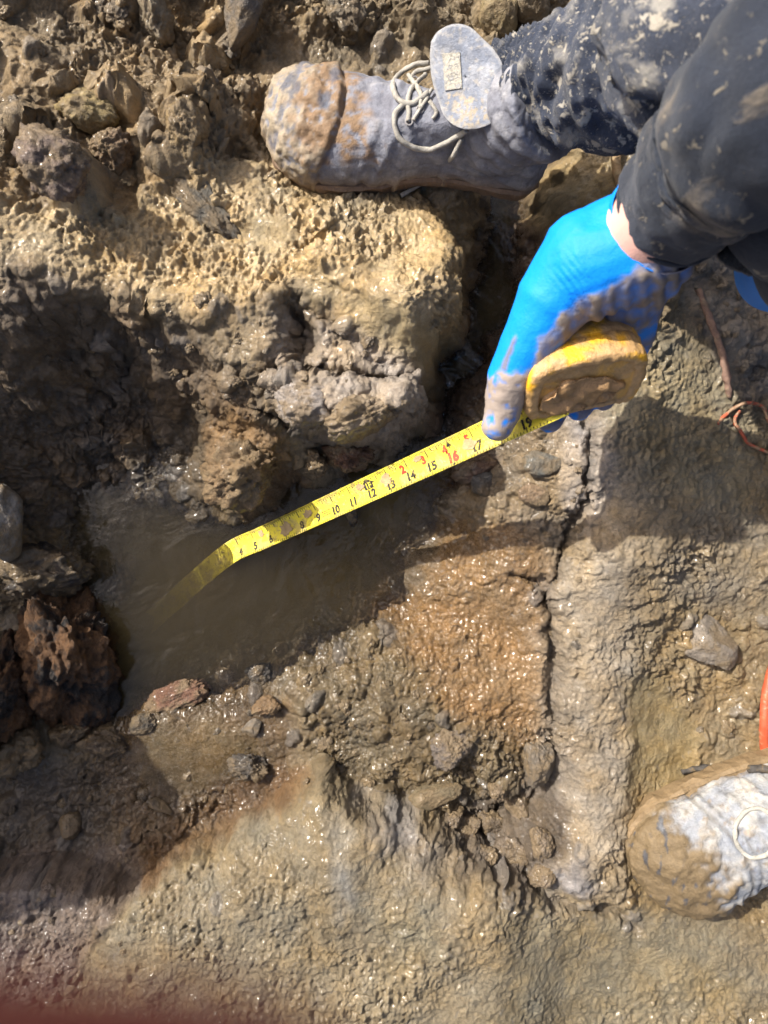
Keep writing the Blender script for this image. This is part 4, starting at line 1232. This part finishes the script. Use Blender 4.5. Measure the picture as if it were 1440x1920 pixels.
cr2 = np.abs(noise3(lc[:, 0] * 40, lc[:, 1] * 14, lc[:, 2] * 20, 57)); cr2 = np.exp(-(cr2 / .06) ** 2) * sstep(.24, .20, lc[:, 0])
push(bme2, -.0024 * seam2 - .0025 * welt - .0016 * cr2 + .0020 * cap + .0013 * crs + .0036 * mud * (.25 + .7 * fb + .25 * fb2) + .0012 * fb)
col = mixc(np.tile(np.array([0.24, 0.255, 0.28]), (len(c), 1)), np.array([0.40, 0.39, 0.365]), sstep(-.25, .35, fb) * .8)
col = mixc(col, np.array([0.17, 0.19, 0.24]), sstep(.30, .65, fb2 - .3 * fb) * .7)
fs = fbm(c[:, 0] * 160, c[:, 1] * 45, c[:, 2] * 60, 3, 74)
k = sstep(-.62, -.45, fs + .2 * fb)
col = mixc(col, mixc(np.tile(np.array([0.06, 0.06, 0.065]), (len(c), 1)), np.array([0.150, 0.108, 0.058]), k), mud)
spl = .7 * sstep(.35, .6, fb2 + .4 * fb) * sstep(.12, .24, lc[:, 0]) * (1 - mud)
col = mixc(col, np.array([0.27, 0.20, 0.115]), spl * .85)
dp = np.abs(noise3(c[:, 0] * 34 + 3, c[:, 1] * 34, c[:, 2] * 34, 27)); dp = np.exp(-(dp / .06) ** 2) * (1 - mud)
col = mixc(col, np.array([0.16, 0.16, 0.17]), dp * .45)
push(bme2, -.0012 * dp)
col = mixc(col, np.array([0.10, 0.09, 0.075]), np.clip(seam2 * .6 + cr2 * .45, 0, .7))
paint(bme2, col, .5 * mud)
boot2 = link('boot', bme2, M_LEATHER, worker); boot2['label'] = 'pale dried-mud work boot with brown toe at the lower right'
sme = pydata('sole', [sole2]); bm = bmesh.new(); bm.from_mesh(sme); bmesh.ops.recalc_face_normals(bm, faces=bm.faces); bm.transform(B2); bm.to_mesh(sme); bm.free()
c = co_of(sme); push(sme, .003 * fbm(c[:, 0] * 60, c[:, 1] * 60, c[:, 2] * 60, 3, 4)); paint(sme, np.tile(np.array([0.20, 0.14, 0.075]), (len(c), 1)), .4)
link('sole', sme, M_LEATHER, boot2)
bv2 = [bvh_of(bme2)]
ring = [np.array(ray(bv2, 1418 + 40 * math.cos(t), 1562 + 46 * math.sin(t), .0002)) for t in np.linspace(0, 2 * math.pi, 33)]
me = tube_mesh('ankle_emblem', ring, .0024, 96, 8, None, .0008, 8)
M_PALE = surf_material('pale_dried_mud', .85, .8, ((300, .0015),), ((90, .25), (400, .2)), .2, attr=False, colour=(0.34, 0.325, 0.285))
link('ankle_emblem', me, M_PALE, boot2)
leg2 = cloth_tube('trouser_leg', [tuple(B2 @ Vector((.05, 0, .17))), tuple(B2 @ Vector((.04, 0, .26))), (0.72, -0.02, 0.48), (0.80, 0.10, 0.52)], [(.046, .05), (.056, .058), (.075, .075), (.09, .09)], 90, 60, fold_leg, 8, mat=M_FABRIC, parent=worker, colour=DENIM)

# ------------------------------------------------------------------ rocks and clods
def rock_mesh(name, seed, sub=4, planes=14, sharp=14.0, noise=.10, flat=1.0):
    r_ = np.random.default_rng(seed)
    bm = bmesh.new(); bmesh.ops.create_icosphere(bm, subdivisions=sub, radius=1)
    d = np.array([x.co[:] for x in bm.verts]); f = np.array([[q.index for q in p.verts] for p in bm.faces]); bm.free()
    N_ = r_.normal(size=(planes, 3)); N_ /= np.linalg.norm(N_, axis=1)[:, None]
    dist = r_.uniform(.62, 1.0, planes)
    dt = np.clip(d @ N_.T, 1e-3, None)
    rr = dist[None] / dt
    rad = -np.log(np.exp(-sharp * np.minimum(rr, 1.3)).sum(1) + np.exp(-sharp * 1.15)) / sharp
    s_ = seed * 1.7
    p = d * rad[:, None]
    nz_ = fbm(p[:, 0] * 2 + s_, p[:, 1] * 2, p[:, 2] * 2, 4, seed % 50, .6) * noise * 1.3 + noise * .9 * (np.abs(noise3(p[:, 0] * 5, p[:, 1] * 5, p[:, 2] * 5 + s_, 3)) - .2) + noise * .55 * (np.abs(noise3(p[:, 0] * 11, p[:, 1] * 11, p[:, 2] * 11 + s_, 5)) - .2)
    nz_ = nz_ + noise * .25 * noise3(p[:, 0] * 24, p[:, 1] * 24, p[:, 2] * 24 + s_, 6)
    p = d * (rad + nz_)[:, None]
    p /= np.abs(p).max(0)
    p[:, 2] *= flat
    return mesh_np(name, p, f)

def place(o, u, v, w_px, h_px, rot, hz, sink=.35, tilt=(0, 0), z=None):
    """lay a rock on the mud: photo width/height give its real size at that depth"""
    p = on_ground(u, v) if z is None else V(u, v, z)
    k = (CAM_Z - p.z) / FPX
    o.scale = (w_px * k / 2, h_px * k / 2, hz)
    o.rotation_euler = (tilt[0], tilt[1], R(rot))
    o.location = (p.x, p.y, p.z + hz * (1 - 2 * sink) if z is None else p.z)

def rock(name, u, v, w, h, rot, hz, seed, colour, wet, label, sink=.35, tilt=(0, 0), planes=14, sharp=14., noise=.10, cat='rock', mat=None, z=None, sub=5, group=None):
    o = link(name, rock_mesh(name, seed, sub, planes, sharp, noise), mat or M_CLOD)
    place(o, u, v, w, h, rot, hz, sink, tilt, z)
    o.color = (*colour, wet)
    return tag(o, label, cat, group)

SL = (.115, .112, .105)
rock('slate_slab', 392, 392, 180, 84, -42, .020, 6, (.105, .095, .075), .4, 'long dark slate slab lying on the sunlit bank', .48, (.15, .15), 6, 45, .13)
rock('slate_slab', 455, 35, 70, 130, -30, .02, 5, (.13, .115, .10), .3, 'dark upright slate slab above the mud-caked boot toe', .3, (.2, .1), 7, 45, .05)
rock('pale_boulder', 28, 965, 105, 180, 8, .05, 11, (.24, .225, .205), .3, 'pale grey boulder at the left edge above the rusty block', .2, (0, .1), 12, 14, .06)
rock('grey_rock', 1324, 1205, 105, 125, 25, .018, 21, (.24, .205, .165), .3, 'angular grey flat rock half buried in mud beside the red hose', .3, (.05, .05), 7, 40, .05)
rock('yellow_clod', 170, 215, 135, 95, -10, .03, 31, (.30, .225, .095), .4, 'yellowish mud clod near the top left corner', .35, cat='clod')
rock('brown_clod', 345, 245, 85, 110, 5, .03, 35, (.27, .19, .09), .5, 'glossy brown clod just left of the boot toe', .35, cat='clod')
rock('tan_clod', 455, 885, 175, 150, 20, .052, 41, (.205, .135, .068), .3, 'large tan clod overhanging the water left of the tape', .45, (0, 0), 16, 9, .16, 'clod')
rock('tan_clod', 578, 868, 82, 78, 0, .026, 43, (.28, .20, .115), .25, 'small tan clod with a pale top beside the tape blade', .25, (0, 0), 14, 10, .15, 'clod')
rock('grey_boulder', 570, 760, 150, 95, -12, .035, 51, (.285, .25, .22), .4, 'rough grey-lilac boulder in the face of the bank', .45, (0, 0), 12, 13, .12)
rock('ochre_boulder', 680, 785, 150, 90, 18, .040, 53, (.29, .225, .15), .5, 'ochre-streaked boulder in the bank just above the tape', .45, (0, 0), 12, 13, .12)
rock('red_clod', 655, 850, 105, 75, -20, .03, 55, (.115, .055, .03), .5, 'dark red-brown clod under the bank touching the tape', .35, (0, 0), 14, 9, .15, 'clod')
rock('clay_ridge', 905, 868, 130, 70, 24, .028, 56, (.165, .10, .065), .6, 'reddish-brown clay ridge under the tape beside the water', .45, (0, 0), 10, 8, .10, 'clod')
rock('mauve_clod', 105, 320, 150, 120, -30, .035, 58, (.16, .115, .09), .4, 'big mauve-brown clod in the upper left', .4, (0, 0), 12, 12, .14, 'clod')
rock('brown_clod', 215, 290, 120, 90, 25, .032, 60, (.19, .125, .07), .4, 'dark brown clod below the yellowish one', .4, (0, 0), 12, 11, .15, 'clod')
rock('red_clod', 340, 1300, 150, 62, 28, .016, 57, (.17, .085, .05), .5, 'reddish clod lying along the lower edge of the water', .3, (0, 0), 12, 10, .14, 'clod')
rock('brown_clod', 505, 1322, 68, 42, 12, .016, 59, (.19, .12, .06), .4, 'brown oval clod on the shore below the water', .25, (0, 0), 14, 10, .12, 'clod')
rock('grey_stone', 474, 1364, 40, 36, 0, .012, 61, (.17, .145, .115), .5, 'small grey cube-like stone on the brown silt', .42, (0, 0), 8, 20, .04, 'stone')
rock('dark_clod', 470, 1432, 82, 62, 10, .018, 63, (.065, .055, .045), .6, 'near-black jagged clod in the middle of the silt', .25, (0, 0), 12, 12, .18, 'clod')
rock('brown_stone', 132, 1542, 42, 58, 10, .016, 65, (.20, .145, .085), .6, 'lone brown egg-shaped stone in the grey silt at lower left', .42, (0, 0), 12, 9, .06, 'stone')
rock('dark_stone', 300, 1508, 60, 26, -35, .010, 67, (.06, .06, .06), .6, 'thin black stone sliver on the rusty silt', .42, (0, 0), 9, 18, .08, 'stone')
rock('grey_stone', 910, 905, 62, 66, 0, .018, 71, (.125, .12, .115), .6, 'round dark grey stone below the glove among rubble', .42, (0, 0), 11, 16, .05, 'stone')
rock('grey_stone', 905, 858, 40, 44, 10, .014, 73, (.18, .17, .15), .5, 'pale grey block stone touching the lower tape edge', .42, (0, 0), 8, 20, .04, 'stone')
rock('grey_stone', 1015, 868, 85, 55, 12, .016, 75, (.155, .15, .13), .5, 'wide grey stone beneath the tape case by the crack', .42, (0, 0), 9, 18, .06, 'stone')
rock('brown_stone', 1000, 928, 62, 44, -18, .012, 77, (.24, .165, .10), .5, 'tan brown stone in the rubble left of the crack', .42, (0, 0), 11, 14, .08, 'stone')
rock('grey_stone', 845, 1405, 95, 85, 30, .018, 79, (.15, .125, .105), .6, 'broken mauve-grey stone at the lower middle of the pit', .42, (0, 0), 12, 16, .14, 'stone')
rock('flat_stone', 815, 1492, 110, 48, 20, .014, 81, (.165, .13, .075), .5, 'long flat brown stone beside the dark crevice', .42, (0, 0), 10, 16, .06, 'stone')
rock('olive_boulder', 1005, 1420, 66, 110, -5, .022, 83, (.155, .13, .10), .4, 'upright grey stone wedged in the crack at right of the silt', .4, (0, 0), 10, 14, .08, 'stone')
rock('dark_stone', 265, 1255+100, 60, 42, 0, .012, 85, (.085, .07, .05), .6, 'dim brown stone at the left end of the shore', .42, (0, 0), 12, 12, .1, 'stone')
rock('dark_stone', 485, 1262, 54, 48, 0, .014, 87, (.06, .055, .048), .8, 'wet black stone at the water line', .42, (0, 0), 11, 12, .12, 'stone')
rock('tan_stone', 425, 1268, 58, 48, 10, .012, 89, (.19, .145, .09), .7, 'wet tan stone half under water', .42, (0, 0), 12, 10, .08, 'stone')
rock('green_stone', 527, 1214, 34, 30, 10, .010, 91, (.15, .15, .11), .7, 'little greenish stone poking out of the water', .15, (0, 0), 10, 12, .12, 'stone')
rock('tan_boulder', 300, 45, 70, 100, 10, .03, 93, (.25, .20, .13), .4, 'pale tan stone at the top edge of the picture', .38, (0, 0), 10, 24, .14)
rock('grey_boulder', 640, 28, 90, 110, 20, .03, 95, (.20, .165, .115), .3, 'pale grey rock at the top edge above the boot', .38, (0, 0), 11, 24, .15)
rock('yellow_boulder', 930, 45, 75, 85, 10, .03, 97, (.26, .20, .10), .35, 'yellowish rock behind the boot tongue', .3, (0, 0), 10, 14, .06)
rock('grey_boulder', 1000, 30, 80, 70, -20, .03, 99, (.17, .15, .11), .35, 'olive-grey rock between boot and trouser leg at the top', .3, (0, 0), 10, 14, .06)

CREV = ['grey-brown stone at the left mouth of the crevice, right of the ledge peak', 'middle brown stone in the crevice, above its darkest gap', 'tall stone in the crevice just under the wedged upright stone',
        'low flat stone in the crevice resting on the lower ledge edge', 'widest stone in the crevice, near its right end', 'rightmost upright stone in the crevice beside the grey slab',
        'small stone touching the right end of the long flat brown stone', 'lowest stone of the crevice, on the edge towards the pale boot', 'small topmost stone of the crevice below the mauve-grey stone']
for i_, (cu, cv_, cw, ch, cr0) in enumerate(((868, 1558, 80, 60, 20), (925, 1535, 70, 52, -30), (975, 1500, 62, 70, 10), (905, 1602, 66, 44, 30), (962, 1592, 84, 60, -15), (1012, 1575, 56, 70, 5), (850, 1528, 52, 40, 40), (1010, 1640, 70, 50, 35), (935, 1478, 52, 40, -20))):
    rock('crevice_stone', cu, cv_, cw, ch, cr0, .020, 140 + i_, (.135 + .02 * (i_ % 3), .105 + .015 * (i_ % 3), .075 + .01 * (i_ % 3)), .5, CREV[i_], .38, (.1 * (i_ % 3), -.1 * (i_ % 2)), 9, 18, .12, 'stone', group='stones filling the crevice')
# broken rusty block at the left edge, tar-black on its upper side
m, nt, b, out = nodes_of('rusty_block')
geo = nt.nodes.new('ShaderNodeNewGeometry'); co = geo.outputs['Position']
n1 = nnoise(nt, 22, 5, .62, co, .6); n2 = nnoise(nt, 160, 5, .7, co); n3 = nnoise(nt, 600, 3, .7, co)
cr_ = nt.nodes.new('ShaderNodeValToRGB'); nt.links.new(nmath(nt, 'ADD', nmath(nt, 'MULTIPLY', n1, .8), nmath(nt, 'MULTIPLY', n2, .25)), cr_.inputs[0])
e = cr_.color_ramp.elements
e[0].position = .41; e[0].color = (.012, .011, .012, 1); e[1].position = .72; e[1].color = (.24, .135, .06, 1)
q = e.new(.47); q.color = (.035, .024, .017, 1); q = e.new(.53); q.color = (.115, .058, .025, 1); q = e.new(.61); q.color = (.18, .090, .036, 1)
nt.links.new(cr_.outputs[0], b.inputs['Base Color']); b.inputs['Roughness'].default_value = .7
nt.links.new(nbump(nt, n3, .003, 1, nbump(nt, n2, .010, 1)), b.inputs['Normal'])
M_RUST = m
rock('rusty_block', 118, 1225, 210, 330, 4, .085, 101, (.2, .1, .05), .3, 'big black and rust-orange broken block at the left edge by the water', .50, (0, .1), 12, 12, .17, 'block', M_RUST, None, 6)
rock('rusty_block', 5, 1300, 130, 260, -5, .085, 105, (.2, .1, .05), .3, 'rust-brown lump cut off by the left edge below the pale boulder', .45, (0, 0), 12, 12, .17, 'block', M_RUST, None, 6)
rock('brown_clod', 40, 1405, 130, 95, 8, .04, 107, (.15, .105, .055), .35, 'crumbly brown clod under the rusty block', .35, (0, 0), 14, 9, .16, 'clod')
rock('brown_clod', 130, 1368, 95, 55, 15, .022, 109, (.12, .08, .04), .4, 'flat brown clod below the corner of the rusty block', .3, (0, 0), 14, 10, .12, 'clod')

rock('black_clod', 75, 1072, 190, 120, 10, .05, 111, (.05, .04, .032), .5, 'black crumbly clod joining the rusty block to the pale boulder', .42, (0, 0), 14, 9, .18, 'clod')
rock('brown_clod', 195, 1385, 110, 60, -10, .022, 113, (.10, .07, .04), .5, 'low dark brown clod at the near foot of the rusty block', .4, (0, 0), 14, 10, .16, 'clod')
rock('dark_clod', 215, 1080, 90, 130, 5, .03, 115, (.055, .045, .033), .6, 'dark wet clod in the water beside the rusty block', .5, (0, 0), 14, 9, .18, 'clod')

# loose clods and pebbles scattered over the mud: pieces of the ground
protos = [rock_mesh('clod', 200 + i, 4, 10 + i % 5, 10 + 2 * (i % 4), .20) for i in range(8)]
for p_ in protos: p_.materials.append(M_CLOD)
prng = random.Random(5)
SPOTS = [  # px box, how many, size range px, darken range
 ((0, 0, 520, 330), 62, (16, 58)), ((60, 560, 500, 800), 60, (12, 40)), ((480, 640, 780, 830), 22, (12, 40)), ((880, 820, 1090, 1010), 30, (10, 34)),
 ((560, 1180, 800, 1400), 42, (12, 40)), ((640, 1330, 1000, 1520), 28, (12, 38)), ((300, 1300, 600, 1500), 16, (10, 30)), ((1030, 980, 1110, 1260), 14, (10, 26)),
 ((1300, 420, 1440, 700), 30, (14, 42)), ((1290, 1150, 1430, 1400), 12, (12, 36)), ((520, 0, 1040, 70), 24, (20, 60)), ((0, 1430, 300, 1640), 24, (10, 30)), ((20, 1650, 260, 1800), 16, (14, 34))]
for (u0, v0, u1, v1), n, (a_, b_) in SPOTS:
    for _ in range(n):
        u, v = prng.uniform(u0, u1), prng.uniform(v0, v1)
        w = a_ + (b_ - a_) * prng.random() ** 2.2
        p = on_ground(u, v)
        o = bpy.data.objects.new('clod', prng.choice(protos)); COL.objects.link(o); o.parent = ground
        k = (CAM_Z - p.z) / FPX * w / 2
        o.scale = (k, k * prng.uniform(.6, .95), k * prng.uniform(.5, .8))
        o.rotation_euler = (prng.uniform(-.4, .4), prng.uniform(-.4, .4), prng.uniform(0, 6.28))
        o.location = (p.x, p.y, p.z - k * .12)
        _, cl, wt = ground_at(p.x, p.y)
        t = prng.uniform(.8, 1.2)
        g = prng.random()
        cl = np.array(cl) * t if g < .82 else (np.array([.13, .115, .095]) * .6 + np.array(cl) * .4) * t
        o.color = (*[float(x) for x in cl], wt)

# ------------------------------------------------------------------ cables, rod, root, stick
def cable(name, pts, r, mat, label, cat, n=80, taper=None, wob=.0006, seed=2):
    return tag(link(name, tube_mesh(name, [np.array(p) for p in pts], r, n, 12, taper, wob, seed), mat), label, cat)
M_REDC = surf_material('red_rubber', .4, .4, ((300, .0006),), ((60, .15),), .5, attr=False, colour=(.44, .08, .035), stains=((60, .50, .62, (.27, .19, .10), .6, 4),))
M_ORW = surf_material('orange_wire', .5, .5, ((300, .0006),), ((60, .15),), .5, attr=False, colour=(.42, .09, .04), stains=((90, .44, .54, (.26, .19, .11), .85, 4),))
M_ROD = surf_material('rusty_rod', .7, .6, ((200, .0012), (700, .0006)), ((60, .25), (300, .25)), .3, attr=False, colour=(.24, .15, .11), stains=((70, .52, .62, (.27, .21, .13), .7, 4),))
M_ROOT = surf_material('brown_root', .7, .6, ((200, .0012),), ((60, .25), (300, .25)), .3, attr=False, colour=(.23, .15, .075), stains=((60, .55, .65, (.30, .23, .13), .6, 4),))
M_TWIG = surf_material('dark_twig', .7, .6, ((200, .0016),), ((60, .25), (300, .25)), .3, attr=False, colour=(.055, .05, .045), stains=((60, .5, .6, (.17, .12, .06), .7, 4),))
g_ = lambda u, v, dz: tuple(on_ground(u, v) + Vector((0, 0, dz)))
cable('red_hose', [g_(1470, 1180, .012), g_(1448, 1225, .012), g_(1430, 1290, .010), g_(1424, 1350, .010), g_(1428, 1400, .008), g_(1450, 1450, 0)], .0058, M_REDC, 'red rubber hose curving out of the mud at the right edge', 'hose')
cable('orange_wire', [g_(1345, 795, 0), g_(1365, 772, .004), g_(1395, 757, .006), g_(1425, 765, .006), g_(1438, 790, .004), g_(1460, 810, .004)], .0019, M_ORW, 'thin orange wire arching over the mud at the right edge', 'wire')
cable('orange_wire', [g_(1385, 770, .003), g_(1375, 790, .003), g_(1385, 810, .004), g_(1402, 832, .003), g_(1430, 846, .004), g_(1470, 855, .004)], .0019, M_ORW, 'lower orange wire end bending towards the right edge', 'wire')
cable('rusty_rod', [g_(1306, 545, .004), g_(1325, 600, .007), g_(1345, 655, .007), g_(1360, 715, .005), g_(1366, 745, .001)], .0036, M_ROD, 'thin rusty rod lying on the grey clay right of the case', 'rod', 60, [.8, 1, 1, 1, .8], .0016)
cable('brown_root', [g_(1205, 250, .004), g_(1165, 262, .012), g_(1148, 290, .014), g_(1148, 322, .012), g_(1160, 348, .006), g_(1170, 372, 0)], .0050, M_ROOT, 'curved brown root below the trouser leg', 'root', 60, None, .0012)
bvs = bv2 + [bvh_of(gme)]
cable('twig', [tuple(ray(bvs, 1275, 1444, .003)), tuple(ray(bvs, 1320, 1440, .006)), tuple(ray(bvs, 1375, 1440, .010)), tuple(ray(bvs, 1410, 1446, .006)), tuple(ray(bvs, 1450, 1452, .006)), tuple(ray(bvs, 1500, 1456, .006))], .0045, M_TWIG, 'dark muddy twig lying across the pale boot', 'twig', 60, [.6, .9, 1, 1, 1, 1], .0016)
cable('wet_stick', [at(640, 925, .004), at(652, 948, .006), at(660, 968, .002), at(662, 985, -.012)], .0085, M_TWIG, 'stub of dark stick rising from the water behind the tape', 'stick', 40, [.8, 1, .9, .4], .0016)

# ------------------------------------------------------------------ the photographer's finger, close to the phone's lens
fz = CAM_Z - .0205
fg = [capsule((-.034, -.0277, fz - .003), (-.020, -.0227, fz), .0085, .0082), capsule((-.020, -.0227, fz), (-.0060, -.0225, fz), .0082, .0072),
      capsule((-.034, -.0277, fz - .003), (-.070, -.052, fz - .006), .0088, .0098), capsule((-.070, -.052, fz - .006), (-.115, -.120, fz - .008), .014, .024),
      capsule((-.115, -.120, fz - .008), (-.150, -.20, fz - .01), .030, .032), capsule((-.115, -.120, fz - .008), (-.070, -.105, fz - .004), .020, .012)]
fme = fuse('person', fg, .0012, 4)
M_FINGER = surf_material('finger_skin', .55, .5, ((900, .0002),), ((80, .06),), .3, attr=False, colour=(.21, .062, .054))
finger = tag(link('person', fme, M_FINGER), 'blurred reddish finger of the photographer in the lower left corner', 'finger')

bm = bmesh.new(); bmesh.ops.create_cube(bm, size=1)  # unseen phone body, added to keep sun and sky off the finger
bm.transform(Matrix.Translation((-.030, -.055, CAM_Z + .0065)) @ Matrix.Diagonal((.078, .158, .0085, 1)))
bmesh.ops.bevel(bm, geom=[e_ for e_ in bm.edges if abs(e_.verts[0].co.z - e_.verts[1].co.z) > .005], offset=.011, segments=5, affect='EDGES')
bmesh.ops.bevel(bm, geom=[e_ for e_ in bm.edges if abs(e_.verts[0].co.z - e_.verts[1].co.z) < .001], offset=.0012, segments=2, affect='EDGES')
pme = bpy.data.meshes.new('shading_phone'); bm.to_mesh(pme); bm.free()
M_PHONE = surf_material('phone_glass', .3, .3, (), (), .5, attr=False, colour=(.03, .03, .035))
tag(link('shading_phone', pme, M_PHONE), 'unseen dark mobile phone above the lens, added to shade the finger', 'phone')
